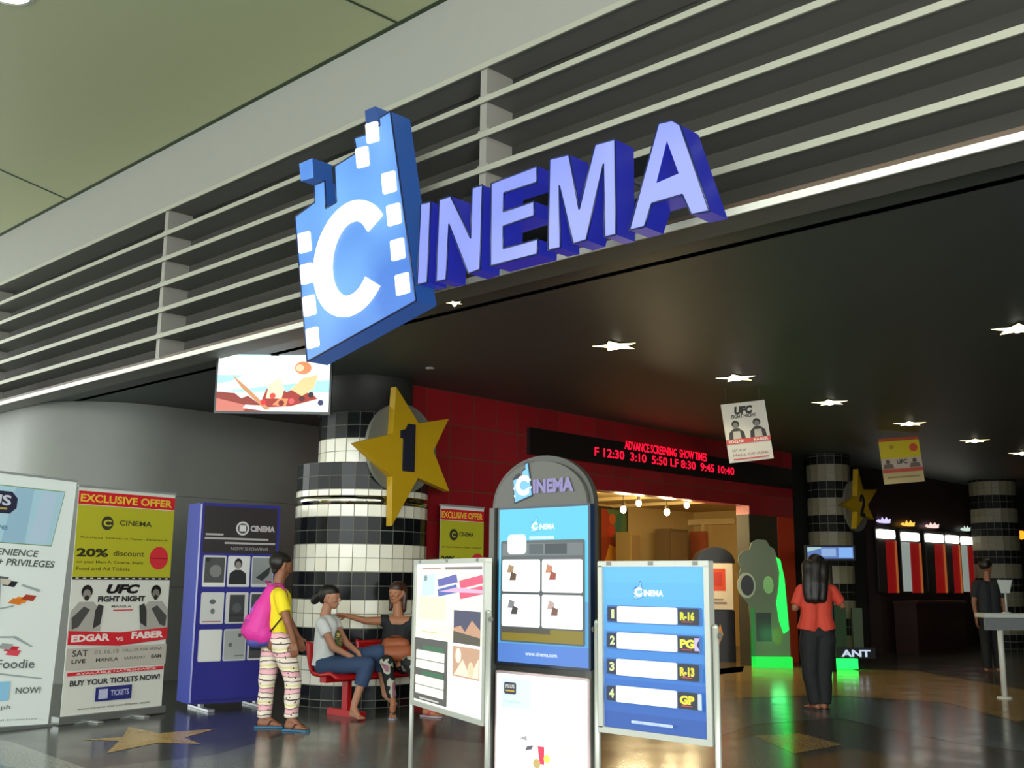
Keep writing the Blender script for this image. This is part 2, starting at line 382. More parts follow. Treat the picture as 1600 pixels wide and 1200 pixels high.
def perf(x, y, w=36, h=56):
    pts = rr(x-w/2, y-h/2, x+w/2, y+h/2, 5, 3)
    pts = [(a+(b-y)*.08, b-(a-x)*.28) for a, b in pts]
    MB().prism(pl(pts), M_WHITE_LIT, YS-.012, YS-.002, side=M_WHITE_LIT).build('sprocket_hole', sg)
for p in ((154,478),(161,576),(169,676),(179,776),(418,291),(433,391),(445,500),(460,608),(335,212),(366,135)): perf(*p, **({'w': 38, 'h': 62} if p[0] < 400 else {'w': 42, 'h': 64}))
LET = {'i': [(515,358),(546,350),(535,603),(504,609)],
 'n': [(563,600),(594,594),(603,420),(664,575),(700,562),(708,298),(676,308),(671,465),(608,333),(573,345)],
 'e': [(735,294),(879,239),(877,290),(775,323),(773,382),(869,349),(869,394),(773,427),(773,497),(881,467),(879,514),(733,551)],
 'm': [(918,218),(978,203),(1010,375),(1060,172),(1122,155),(1125,453),(1090,461),(1086,232),(1032,470),(992,482),(948,300),(951,494),(913,502)],
 'a': [(1258,106),(1300,96),(1325,110),(1417,379),(1361,391),(1332,328),(1237,356),(1214,428),(1167,440)]}
for k, pts in LET.items():
    P = pl(pts); holes = [pl([(1284,160),(1321,262),(1251,292)])] if k == 'a' else ()
    lt = MB().prism(P, M_LET, YS, YS+.19, holes, side=M_LSIDE, back=M_BACKP).build('letter_'+k, sg)
    outline(P, .006, M_RIM, YS, 'edge_trim', lt)
M_BRK = mat('#6a6a70', .5)
for x, z in ((-6.5, 3.85), (-6.6, 4.42), (-5.2, 3.85), (-4.9, 3.85), (-4.35, 3.85), (-3.9, 3.85)):
    MB().tube((x, YS+.19, z), (x, YF-.013, z), .014, M_BRK).build('wall_bracket', sg)

# ------------------------------------------------------------------ star lights in the lobby ceiling
M_STAR = mat('#ffe9a8', .4, 5.0); M_CORE = mat('#fffbe6', .4, 9.)
def star_light(loc, label, src=None):
    if src is None:
        r = empty('star_light', loc, 0, label, 'ceiling light', 'star lights in the lobby ceiling')
        x, y, z = loc
        MB().prism(star_pts(0, 0, .245, .12, 75), mat('#1e1a10', .5), 0, .008, [star_pts(0, 0, .215, .10, 75)], fr=lambda a, t, b: Vector((x+a, y+b, z-t))).build('rim', r)
        MB().prism(star_pts(0, 0, .232, .110, 75), M_STAR, .004, .009, fr=lambda a, t, b: Vector((x+a, y+b, z-t))).build('diffuser', r)
        MB().ball((x, y, z-.012), .055, M_CORE, sc=(1, 1, .5)).build('bulb', r)
        return r
    c = src.copy(); COL.objects.link(c); c.location = loc; c['label'] = label
    for ch in src.children:
        d = ch.copy(); COL.objects.link(d); d.parent = c
    return c
pts = [(-6.25, 5.86), (-6.27, 8.04), (-6.28, 10.24), (-6.28, 12.44), (-6.29, 14.85), (-6.29, 17.3), (-6.3, 19.5)]
lab = ['tiny dim star ceiling light just behind the lower corner of the CINEMA sign', 'star ceiling light nearest the big CINEMA sign, largest fully seen', 'star ceiling light straight above the white hanging poster',
       'third clear star ceiling light, between the two hanging posters', 'star ceiling light right above the yellow hanging poster', 'star ceiling light far back, right of the yellow hanging poster', 'farthest star ceiling light of the long row, at the right edge of view']
first = None
for p, l in zip(pts, lab):
    o = star_light((p[0], p[1], ZC), l, first); first = first or o
    pt = bpy.data.lights.new('star_lamp', 'SPOT'); pt.energy = 14; pt.spot_size = 2.2; pt.color = (1, .85, .5); pt.shadow_soft_size = .1
    q = bpy.data.objects.new('star_lamp', pt); COL.objects.link(q); q.location = (p[0], p[1], ZC-.08)
star_light((-3.134, 9.83, ZC), 'star ceiling light of the second row, cut by the right edge', first)
first.scale = (.3, .3, 1)
d = MB(); d.lathe([(.0, -.012), (.045, -.012), (.05, 0)], mat('#a8a8a0', .4), n=16, M=Matrix.Translation(onz(672, 575, ZC)))
d.build('smoke_detector', base=onz(672, 575, ZC), label='tiny pale round detector on the dark ceiling', cat='smoke detector')
dl = onz(12, -12, 6.01); r = empty('downlight', dl, 0, 'round bright recessed downlight in the green ceiling corner', 'ceiling light')
MB().lathe([(.17, -.008), (.20, -.008), (.20, 0)], mat('#d8dcd4', .4), M=Matrix.Translation(dl)).build('ring', r)
MB().lathe([(0, -.004), (.168, -.004)], mat('#f4fff8', .4, 14.), M=Matrix.Translation(dl)).build('diffuser', r)

# ------------------------------------------------------------------ wall-hung television
GT = 10.75
tv = atg(425, 597, GT); r = empty('television', (tv.x, tv.y, tv.z), 0, 'ceiling-hung flat television showing a bright plate of food', 'television')
M = frameM(atg(337, 642, GT), RT); TW = (atg(513, 642, GT)-atg(337, 642, GT)).length; TH = atg(425, 542, GT).z-atg(425, 642, GT).z
b = MB(); b.rbox((-.02, .001, -.025), (TW+.02, .06, TH+.02), mat('#0a0c0d', .3), .01, M=M); b.build('housing', r)
a = Art(TW, TH, em=1.25)
a.rect(0, 0, 1, 1, '#f4ffff').rect(0, .88, 1, 1, '#9be6ee', up=True).rect(0, .30, 1, .56, '#a6e4ec', up=False)
a.poly([(0, .42), (.12, .46), (.3, .62), (.52, .66), (.74, .72), (.86, .8), (1, .86), (1, .5), (0, .3)], '#fbfffb')
a.poly([(0, 0), (0, .30), (.16, .28), (.22, .2), (.28, .24), (.38, .12), (.46, 0)], '#8a2d22').poly([(0, 0), (.24, 0), (.3, .08), (.1, .16), (0, .2)], '#c97263')
a.poly([(.24, .05), (.45, 0), (.7, .02), (.9, .16), (.98, .22), (.96, .3), (.8, .2), (.5, .08), (.26, .1)], '#fffcee')
a.poly([(.40, .16), (.44, .34), (.52, .46), (.62, .3), (.7, .36), (.86, .26), (.9, .2), (.66, .08), (.44, .06)], '#9c2a1c')
a.poly([(.44, .2), (.46, .42), (.56, .52), (.6, .34), (.58, .2)], '#ffd9b8').poly([(.66, .34), (.76, .52), (.9, .58), (.86, .36), (.76, .24)], '#ffc98e').poly([(.5, .1), (.56, .2), (.64, .2), (.62, .08)], '#ff8e58', up=False)
a.poly([(.12, .58), (.26, .38), (.48, .04), (.44, .02), (.22, .36)], '#c48a5c')
a.disc(.76, .68, .1, '#e88a5a', 1.3).disc(.73, .68, .055, '#ffd0a8', 1.2, up=True)
for u, v, c in ((.42,.14,'#d8232c'),(.50,.24,'#e0402e'),(.58,.13,'#7a1014'),(.67,.16,'#e8545a'),(.76,.2,'#5a0c12'),(.84,.26,'#280a12'),(.93,.14,'#2c2e60')): a.disc(u, v, .045, c, 1.)
a.build('screen', r, M)
b = MB(); q = M @ Vector((TW*.5, .1, TH*.75)); b.tube(q, (q.x, q.y, ZC), .022, mat('#1c1c1c', .4)); b.box((q.x-.1, q.y-.1, ZC-.015), (q.x+.1, q.y+.1, ZC), mat('#1c1c1c', .4))
b.build('ceiling_mount', r)

# ------------------------------------------------------------------ tiled columns
TW1 = [mat(c, .12, noise=.03) for c in ('#e9e6d2', '#e2dfcb', '#eceadb')]; TB1 = [mat(c, .15, noise=.03, spec=.16) for c in ('#15161a', '#1c1e20', '#101214', '#202424')]
M_GROUT = mat('#8f8f80', .7)
def drum(mb, cx, cy, r, z0, z1, bandh, first_white, dz0=0., tile=.148, tones=(TW1, TB1)):
    n = round(2*PI*r/tile); mb.lathe([(r-.008, z0), (r-.008, z1)], M_GROUT, n=n, M=Matrix.Translation((cx, cy, 0)))
    mb.lathe([(0, z1), (r-.008, z1)], M_GROUT, n=n, M=Matrix.Translation((cx, cy, 0)))
    i = 0; g = .004
    while dz0+i*tile < z1-.02:
        z = max(dz0+i*tile, z0); z2_ = min(dz0+(i+1)*tile, z1); white = ((i//2) % 2 == 0) == first_white; i += 1
        if z2_ < z0+.02: continue
        for k in range(n):
            a0 = 2*PI*k/n; a1 = 2*PI*(k+1)/n; e = g/r
            vs = []
            for zz in (z+g, z2_-g):
                for aa in (a0+e, a1-e): vs.append((cx+r*math.cos(aa), cy+r*math.sin(aa), zz))
            m = random.choice(tones[0] if white else tones[1]); mb.add([vs[0], vs[1], vs[3], vs[2]], [(0, 1, 2, 3)], m)
CXc, CYc = -9.75, 7.75
r = empty('tiled_column', (CXc, CYc, 0), 0, 'round column of black and white tile bands behind the red bench', 'column')
s = MB(); drum(s, CXc, CYc, .75, .0, 2.594, .296, False, -.366+.296); s.build('lower_drum', r)
s = MB(); drum(s, CXc-.02, CYc+.05, .55, 2.594, 3.186, .296, False, -.07); s.build('upper_drum', r)
s = MB(); s.lathe([(.0, 3.19), (.55, 3.19), (.55, ZC)], mat('#2b2c2a', .6), n=40, M=Matrix.Translation((CXc, CYc, 0))); s.build('cap', r)
s = MB(); s.lathe([(.751, 2.13), (.768, 2.14), (.768, 2.22), (.751, 2.23)], mat('#b8b4a0', .08, metal=1., noise=0), n=64, M=Matrix.Translation((CXc, CYc, 0))); s.build('mirror_band', r)
def star_sign(P, X, label, rad, disc_r, num, ctr, group):
    y, z = ctr; r = empty('star_sign', (X, y, z), 0, label, 'sign', group)
    fr = lambda a, t, b: Vector((X-t, a, b))
    MB().prism(ell(y, z, disc_r, disc_r, 48), mat('#6a6a60', .5), -.0, .05, fr=lambda a, t, b: Vector((X-.05-t, a, b))).build('backing_disc', r)
    MB().prism(P, mat('#b8930e', .45, noise=.05), -.045, .05, fr=fr).build('star', r)
    h = rad*.66; u = h/100.
    out = [(-16, -50), (16, -50), (16, 50), (-4, 50), (-10, 38), (-24, 34), (-24, 18), (-16, 18)] if num == '1' else [(-22, -50), (22, -50), (22, -34), (0, -34), (20, 0), (22, 26), (10, 48), (-10, 48), (-22, 30), (-22, 16), (-8, 16), (-4, 32), (6, 30), (6, 10), (-22, -34)]
    MB().prism([(y+a*u, z+b*u) for a, b in out], mat('#1c1e2c', .5), -.062, -.047, fr=fr).build('numeral', r)
    return r
outer = [(615,605),(697,655),(698,768),(608,822),(552,692)]; inner = [(650,662),(673,705),(649,747),(609,745),(610,678)]
P = []
for o_, i_ in zip(outer, inner):
    for q in (o_, i_): v = onx(*q, -8.95); P.append((v.y, v.z))
cdisc = onx(634, 700, -8.95)
star_sign(P, -8.95, 'big gold star bearing the number 1 on the near tiled column', .80, .50, '1', (cdisc.y, cdisc.z), None)

# ------------------------------------------------------------------ LED board on the red wall
y0 = onx(823, 690, XR).y; r = empty('led_board', (XR+.05, 13, 3.1), 0, 'long black scrolling board with red lettering on the red wall', 'sign')
zt = onx(823, 668, XR).z; zb = onx(823, 706, XR).z-.03
MB().box((XR+.001, y0, zb), (XR+.06, 17.0, zt), mat('#160f10', .4)).build('housing', r)
a = Art(1, 1, em=2.0); f = lambda px, py: onx(px, py, XR+.062)
def led(t, p, q, h):
    A = f(*p); B = f(*q); wd = B.y-A.y; M = frameM((XR+.064, A.y, (A.z+B.z)/2), (0, 1, 0)); aa = Art(wd, h, em=2.2)
    aa.text(t, 0, 0, 1, 1, '#ff1030', .012); aa.mb.v = [M @ v for v in aa.mb.v]; return aa.mb
m1 = led('ADVANCE SCREENING  SHOW TIMES', (976, 703), (1104, 720), .125)
m2 = led('F 12:30  3:10  5:50 LF 8:30  9:45 10:40', (929, 713), (1147, 742), .125)
m1.build('lettering', r); m2.build('lettering', r)

# ------------------------------------------------------------------ concession room contents
def bulb(p, label):
    r = empty('pendant_bulb', p, 0, label, 'pendant lamp', 'bare bulbs in the snack bar')
    MB().tube(p+Vector((0, 0, .06)), (p.x, p.y, 2.86), .006, mat('#2a2620', .5), n=6).build('cord', r)
    MB().tube(p+Vector((0, 0, .04)), p+Vector((0, 0, .12)), .03, mat('#4a4438', .4), n=12).build('socket', r)
    MB().ball(p, .05, mat('#ffe9b8', .3, 14.), sc=(1, 1, 1.25)).build('glass_bulb', r)
    l = bpy.data.lights.new('bulb_light', 'POINT'); l.energy = 60; l.color = (1, .78, .42); l.shadow_soft_size = .08
    q = bpy.data.objects.new('bulb_light', l); COL.objects.link(q); q.location = p-Vector((0, 0, .13))
for (px, py, X), l in zip(((974, 796, -10.6), (998, 786, -11.0), (1042, 800, -10.3), (1073, 789, -10.9)),
        ('leftmost bare bulb hanging in the snack bar', 'second bare bulb from the left in the snack bar', 'third bare bulb from the left, hanging lowest in the snack bar', 'rightmost bare bulb hanging in the snack bar')):
    bulb(onx(px, py, X), l)
# mural picture on the room's back wall
q0 = onx(938, 880, RX+.02); q1 = onx(977, 798, RX+.02); W_, H_ = q1.y-q0.y, q1.z-q0.z
r = empty('mural_panel', (RX+.02, (q0.y+q1.y)/2, q0.z), 0, 'tall colourful food mural at the left of the snack bar', 'picture')
M = frameM((RX+.05, q0.y, q0.z), (0, 1, 0)); MB().box((-.05, 0, -.05), (W_+.05, .045, H_+.05), mat('#3a2a1c', .5), M=M).build('frame', r)
a = Art(W_, H_, rough=.5, step=.002); a.rect(0, 0, 1, 1, '#5a7440').poly([(0, 0), (.7, 0), (.55, .4), (.3, .55), (.4, .8), (.2, 1), (0, 1)], '#9c3a1c').poly([(.1, 0), (.95, .0), (.6, .28), (.3, .35)], '#e0982c').disc(.42, .82, .10, '#c05a28').disc(.38, .6, .12, '#b03c20').poly([(.5, .5), (.75, .6), (.8, .95), (.6, .9)], '#3c6a50')
a.build('print', r, M)
# serving counter with warm back shelves
r = empty('snack_counter', (XR-.7, 13.5, 0), 0, 'long brown serving counter inside the snack bar', 'counter')
MB().box((XR-1.0, OY0+.02, 0), (XR-.35, OY1-.9, 1.02), mat('#6a4322', .5)).build('body', r)
MB().box((XR-1.05, OY0+.02, 1.02), (XR-.3, OY1-.88, 1.07), mat('#b89a66', .3)).build('worktop', r)
def menu_box(px0, py0, px1, py1, X, col, name, label, cat):
    p0 = onx(px0, py1, X); p1 = onx(px1, py0, X)
    r = empty(name, (X, (p0.y+p1.y)/2, 0), 0, label, cat)
    MB().box((X-.35, p0.y, .9), (X, p1.y, p1.z), mat(col, .5)).build('body', r)
    MB().box((X, p0.y+.05, .95), (X+.01, p1.y-.05, p1.z-.06), mat('#7c6440', .4)).build('front', r)
menu_box(1047, 828, 1075, 905, -12.7, '#6a5634', 'drinks_fridge', 'brown upright fridge behind the snack bar counter', 'fridge')
menu_box(985, 832, 1002, 900, -12.7, '#8c7440', 'menu_cabinet', 'narrow tan cabinet left of the snack bar fridge', 'cabinet')
r = empty('orange_panel', (-12.9, 17.6, 0), 0, 'orange wall panel beside the snack bar fridge', 'panel')
p0 = ony(1079, 900, RY-.3); p1 = ony(1103, 830, RY-.3)
MB().box((p0.x, RY-.3, p0.z), (p1.x, RY-.24, p1.z), mat('#b05a34', .5)).build('board', r)
# popcorn kiosk with dark dome and pale notice
kx0, kx1 = 1093, 1150; g = 18.6
M = frameM(atg(kx0, 1012, g), RT); kw = (atg(kx1, 1012, g)-atg(kx0, 1012, g)).length
zb_ = lambda py: atg(1120, py, g).z-atg(1120, 1012, g).z
b0 = atg(1120, 1012, g); r = empty('ticket_machine', (b0.x, b0.y, 0), 0, 'dark kiosk with domed top, white notice and orange square', 'kiosk')
M.translation.z = 0
s = MB(); s.box((0, .01, .0), (kw, .5, zb_(932)), mat('#1b1a1e', .3), M=M); s.build('base_cabinet', r)
s = MB(); s.box((.02, .03, zb_(932)), (kw-.02, .45, zb_(858)), mat('#221f1f', .4), M=M)
s.prism([(kw*.5+kw*.54*math.cos(PI*k/14), zb_(858)+(zb_(833)-zb_(858))*math.sin(PI*k/14)) for k in range(15)], mat('#1a1c1e', .3), 0, .5, fr=lambda a, t, b: M @ Vector((a, t, b))); s.build('dome_top', r)
a = Art(kw*.92, zb_(858)-zb_(930), rough=.4, step=.003); a.rect(0, 0, 1, 1, '#e8dcc0', .02).rect(.2, .4, .78, .88, '#e0501c').rect(.3, .5, .68, .8, '#c8380f').rect(.2, .12, .8, .16, '#8a7a60').rect(.3, .2, .7, .23, '#8a7a60', up=False)
a.build('notice', r, M @ Matrix.Translation((kw*.04, .0, zb_(930))))
a = Art(kw*.4, .35, rough=.5, step=.003); a.poly([(.1, .1), (.6, 0), (.9, .5), (.7, 1), (.5, .6), (.1, .5)], '#d8a060')
a.build('sticker', r, M @ Matrix.Translation((kw*.3, .0, zb_(985))))

# ------------------------------------------------------------------ roll-up banners
def banner_frame(r, A, B, h, printart, lean=0.):
    x = (B-A); W_ = x.length; M = frameM((A.x, A.y, .075), x)
    if lean: M = M @ Matrix.Rotation(lean, 4, 'Y')
    MB().box((-.03, -.03, -.065), (W_+.03, .09, -.002), mat('#8c9090', .3, metal=.6), M=M).build('base_cassette', r)
    for u in (.28, .74):
        f = MB(); f.box((W_*u-.03, -.16, -.073), (W_*u+.03, .2, -.060), mat('#c2c6c4', .3, metal=.5), M=M); f.build('foot', r)
    MB().box((0, .0008, 0), (W_, .006, h), mat('#c9ccc6', .5), M=M).build('sheet', r)
    MB().box((-.01, -.006, h), (W_+.01, .014, h+.022), mat('#b8bcba', .3, metal=.5), M=M).build('top_rail', r)
    MB().tube(M @ Vector((W_*.5, .03, 0)), M @ Vector((W_*.5, .03, h+.01)), .012, mat('#9a9c9c', .3), n=8).build('pole', r)
    printart(W_, h).build('print', r, M)
def offer_art(W_, h):
    a = Art(W_, h, rough=.45)
    a.rect(0, 0, 1, 1, '#d8dad2').rect(0, .925, 1, .985, '#d0202c').text('EXCLUSIVE OFFER', .02, .936, .97, .972, '#e8c040', .03)
    a.rect(0, .60, 1, .922, '#b4b22a')
    a.disc(.30, .845, .032, '#3a3a28').text('C', .26, .83, .34, .86, '#c8c640', .03).text('CINEMA', .42, .838, .76, .862, '#3a3a28', .02)
    a.text('Purchase Tickets in Paper, Facebook', .05, .77, .95, .782, '#4c4c20', .01, up=False)
    a.text('20%', .02, .69, .33, .728, '#35351c', .04).text('discount', .38, .697, .70, .722, '#4c4c20', .01, up=False)
    a.text('on your Main A, Cinema, Snack', .03, .658, .70, .674, '#4c4c20', .01, up=False).text('Food and Ad Tickets', .03, .63, .56, .645, '#4c4c20', .01, up=False)
    a.disc(.86, .692, .054, '#d0303a').rect(.77, .688, .95, .693, '#a01824')
    a.rect(0, .588, 1, .60, '#2a2a2a'); 
    for k in range(14): a.rect(.03+k*.07, .591, .06+k*.07, .597, '#c8c8c0', up=(k == 0))
    a.text('UFC', .34, .525, .68, .568, '#141416', .06, .25).text('FIGHT NIGHT', .26, .488, .74, .515, '#2a2a2c', .05).text('MANILA', .40, .462, .60, .474, '#5a5a58', .01, up=False).rect(.42, .448, .62, .453, '#d0303a', up=False)
    for cx, sk, hr in ((.15, '#8c8880', '#1c1c1c'), (.85, '#7c7870', '#141414')):
        s_ = 1 if cx < .5 else -1; 
        a.disc(cx, .535, .030, hr, .95).disc(cx, .522, .024, sk, .85).disc(cx, .507, .012, '#2c2c2a', 1.)
        a.poly([(cx-.15, .36), (cx+.15, .36), (cx+.14, .45), (cx+.07, .49), (cx-.07, .49), (cx-.14, .45)], '#a8a6a0')
        a.poly([(cx+s_*.08, .37), (cx+s_*.15, .39), (cx+s_*.17, .47), (cx+s_*.12, .48), (cx+s_*.09, .45)], '#38383a')
        a.poly([(cx-s_*.13, .42), (cx-s_*.02, .47), (cx+s_*.04, .455), (cx-s_*.06, .38), (cx-s_*.12, .37)], '#4a4a4a')
    a.poly([(0, .365), (.5, .35), (1, .365), (1, .31), (.5, .29), (0, .305)], '#cc2430').text('EDGAR', .03, .315, .40, .347, '#e8d8d4', .05).text('VS', .46, .312, .54, .33, '#e8d8d4', .02, up=False).text('FABER', .62, .318, .96, .35, '#e8d8d4', .05, up=False)
    a.rect(.0, .195, 1, .288, '#b8b4aa').text('SAT', .05, .252, .20, .280, '#3c3c3c', .02).text('05.16.15', .26, .258, .50, .275, '#5a5a58', .0, up=False).text('MALL OF ASIA ARENA', .54, .262, .95, .275, '#3c3c3c', .0, up=False)
    a.text('LIVE', .05, .222, .18, .24, '#2c2c2c', .03, up=False).text('MANILA', .28, .224, .50, .24, '#3c3c3c', .02, up=False).text('SATURDAY', .56, .226, .78, .238, '#4c4c4c', .01, up=False).text('8AM', .84, .224, .95, .242, '#3c3c3c', .03, up=False)
    a.rect(.02, .170, .98, .185, '#cc2430').text('AVAILABLE NATIONWIDE', .1, .173, .9, .182, '#e8d8d4', .01)
    a.text('BUY YOUR TICKETS NOW!', .05, .125, .95, .150, '#30303a', .03, up=False)
    a.rect(.30, .05, .66, .112, '#2a3076').rect(.33, .06, .42, .102, '#b8bcd8').text('TICKETS', .45, .07, .63, .095, '#b8bcd8', .02, up=False)
    a.text('www.tickets and conditions apply', .14, .018, .86, .03, '#4a4a4a', .0, up=False); return a
def promo_art(W_, h):
    a = Art(W_, h, rough=.45)
    a.rect(0, 0, 1, 1, '#dfe7e4').poly([(.0, .72), (.88, .72), (.93, .955), (.0, .955)], '#7c9c68').poly([(.0, .724), (.876, .724), (.925, .951), (.0, .951)], '#a9cede').poly([(.55, .724), (.70, .724), (.72, .951), (.6, .951)], '#98bcd4').poly([(.72, .73), (.84, .73), (.88, .945), (.78, .945)], '#b4cce0', up=False)
    a.poly([(.14, .84), (.58, .84), (.62, .865), (.62, .905), (.58, .93), (.14, .93)], '#20203c').text('LOTUS', .20, .872, .58, .915, '#c8ccd8', .03).rect(.20, .855, .56, .863, '#b0a040', up=False)
    a.text('Advantage', .20, .765, .58, .80, '#5c88a4', .02, up=False)
    a.text('CONVENIENCE', .34, .672, .80, .70, '#5c6660', .025, .15).text('BENEFITS + PRIVILEGES', .26, .632, .915, .660, '#525c52', .025, .15, up=False)
    for x, y, c in ((.58,.575,'#5c6464'),(.64,.558,'#20242c'),(.60,.565,'#c8c0b0'),(.72,.495,'#e08820'),(.77,.505,'#a83a24'),(.69,.488,'#d87820'),(.70,.30,'#c02438'),(.715,.285,'#d84858'),(.66,.31,'#9aa0a0')):
        a.poly([(x-.05, y-.006), (x+.03, y-.012), (x+.05, y+.01), (x-.02, y+.014)], c)
    for p in (((.58,.46),(.68,.475),(.68,.469),(.58,.454)), ((.5,.35),(.72,.352),(.84,.31),(.82,.31),(.70,.345),(.5,.343)), ((.30,.215),(.62,.21),(.92,.185),(.92,.18),(.62,.203),(.30,.207)), ((.72,.56),(.84,.54),(.83,.53),(.71,.553)), ((.54,.60),(.58,.57),(.60,.40),(.56,.30),(.55,.30),(.59,.40),(.57,.57))): a.poly(list(p), '#9aa8a8')
    a.text('Foodie', .62, .225, .86, .26, '#5a6462', .01, up=False).text('sm', .5, .235, .58, .25, '#5a6462', .01, up=False)
    a.rect(.34, .10, .72, .175, '#8cc4e4').rect(.40, .145, .62, .168, '#262e5c').text('JOIN', .58, .13, .66, .15, '#66706c', .02, up=False).text('NOW!', .76, .125, .92, .150, '#66706c', .02, up=False)
    a.text('www.plus.ph', .40, .062, .74, .084, '#6c7876', .01, up=False).text('and privileges at all branches', .3, .02, .92, .028, '#7c8886', .0, up=False)
    return a
A = Vector((-9.93, 4.50, 0)); B = Vector((-10.12, 5.60, 0)); hb = onx(200, 765, -10.02).z-.09
r = empty('rollup_banner', (A+B)/2, 0, 'yellow and white roll-up banner headed EXCLUSIVE OFFER with fight poster, by the grey wall', 'banner')
banner_frame(r, A, B, hb, offer_art)
A = Vector((-9.86, 2.98, 0)); B = Vector((-9.95, 4.40, 0))
r = empty('rollup_banner', (A+B)/2, 0, 'tall white and pale blue membership banner at the far left edge', 'banner')
banner_frame(r, A, B, hb+.10, promo_art, lean=math.radians(2.2))
A = onx(687, 870, -9.2); B = onx(755, 870, -9.2); A.z = B.z = 0
r = empty('rollup_banner', (A+B)/2, 0, 'dim yellow-headed roll-up banner standing against the red tiled wall', 'banner')
banner_frame(r, A, B, onx(720, 792, -9.2).z-.08, offer_art)
# ------------------------------------------------------------------ blue display box with cards
A = Vector((-10.12, 5.92, 0)); B = Vector((-9.96, 6.78, 0)); x = B-A; W_ = x.length; M = frameM((A.x, A.y, .06), x)
hp = onx(360, 787, -10.05).z-.06
r = empty('display_box', (A+B)/2, 0, 'deep blue upright display box with nine picture cards', 'display')
M_BLUE = mat('#2b2c86', .35); M_BLUE2 = mat('#1c3094', .65, spec=.25)
MB().rbox((0, 0, 0), (W_, .05, hp), M_BLUE, .02, M=M).build('front_board', r)
MB().box((0, .052, 0), (.03, .42, hp), M_BLUE2, M=M).box((.03, .38, 0), (W_, .42, hp), M_BLUE2, M=M).build('side_panel', r)
for u in (.16, .84):
    f = MB(); f.box((W_*u-.035, -.22, -.058), (W_*u+.035, .36, -.035), mat('#b4b8bc', .3, metal=.6), M=M); f.box((W_*u-.02, .05, -.05), (W_*u+.02, .12, .0), mat('#b4b8bc', .3, metal=.6), M=M); f.build('foot', r)
a = Art(W_, hp, rough=.4); a.rect(.03, .745, .97, .985, '#2a2326').disc(.52, .875, .036, '#c8c8c8').disc(.52, .875, .027, '#50484c').rect(.45+.03, .86, .56, .892, '#d0d0d0', up=True)
a.text('CINEMA', .62, .86, .94, .892, '#b4aeb0', .05)
for y, x0, x1 in ((.835, .06, .28), (.815, .05, .86), (.793, .30, .95)): a.rect(x0, y, x1, y+.010, '#a8a4a4', up=False)
a.text('NOW SHOWING', .38, .762, .86, .778, '#8c8888', .02, up=False)
a.build('header', r, M)
CW, CHt = W_*.28, hp*.158
for j in range(3):
    for i in range(3):
        u = W_*(.05+i*.305); v = hp*(.575-j*.185)
        c = Art(CW, CHt, rough=.35); c.rect(0, 0, 1, 1, '#c9cbcb', .04)
        if (i, j) == (1, 0): c.rect(.04, .04, .96, .96, '#d4d4d4').figure(.46, .08, .84, '#8c8480', '#1a1a1c', '#26262a')
        elif (i, j) == (0, 0): c.rect(.06, .14, .94, .94, '#4a4c4c').disc(.55, .5, .2, '#7c7c7c').text('BE', .1, .8, .3, .92, '#101010', .03).rect(.02, .02, .98, .14, '#dcdcd8')
        elif (i, j) == (2, 0): c.rect(.03, .1, .97, .96, '#8c9090').poly([(.2, .3), (.9, .7), (.8, .4), (.5, .2)], '#34383a')
        elif (i, j) == (0, 1): c.disc(.5, .7, .08, '#5c6468', 1.3).disc(.52, .4, .09, '#6c7474', .8).rect(.08, .06, .9, .09, '#a05058')
        elif (i, j) == (1, 1): c.rect(.16, .05, .84, .92, '#3c3e40').disc(.5, .5, .15, '#54585a').rect(.16, .25, .84, .30, '#26282a')
        elif (i, j) == (0, 2): c.rect(.03, .03, .97, .97, '#dadcd8', .04)
        elif (i, j) == (1, 2): c.rect(.04, .04, .96, .96, '#a8acac').rect(.5, .14, .9, .17, '#54585a').disc(.3, .5, .07, '#6c7070').disc(.7, .8, .06, '#54585a')
        else: c.rect(.06, .06, .94, .94, '#4a4c50').rect(.1, .3, .9, .5, '#26282c')
        o = MB().rbox((u, -.010, v), (u+CW, .0, v+CHt), mat('#b8bcbc', .3), .02, M=M).build('picture_card', r)
        c.build('print', o, M @ Matrix.Translation((u, -.0105, v)))
MB().box((W_*.03, -.005, hp*.0+.02), (W_*.97, 0, hp*.012+.02), mat('#23246a', .4), M=M).build('kick_strip', r)

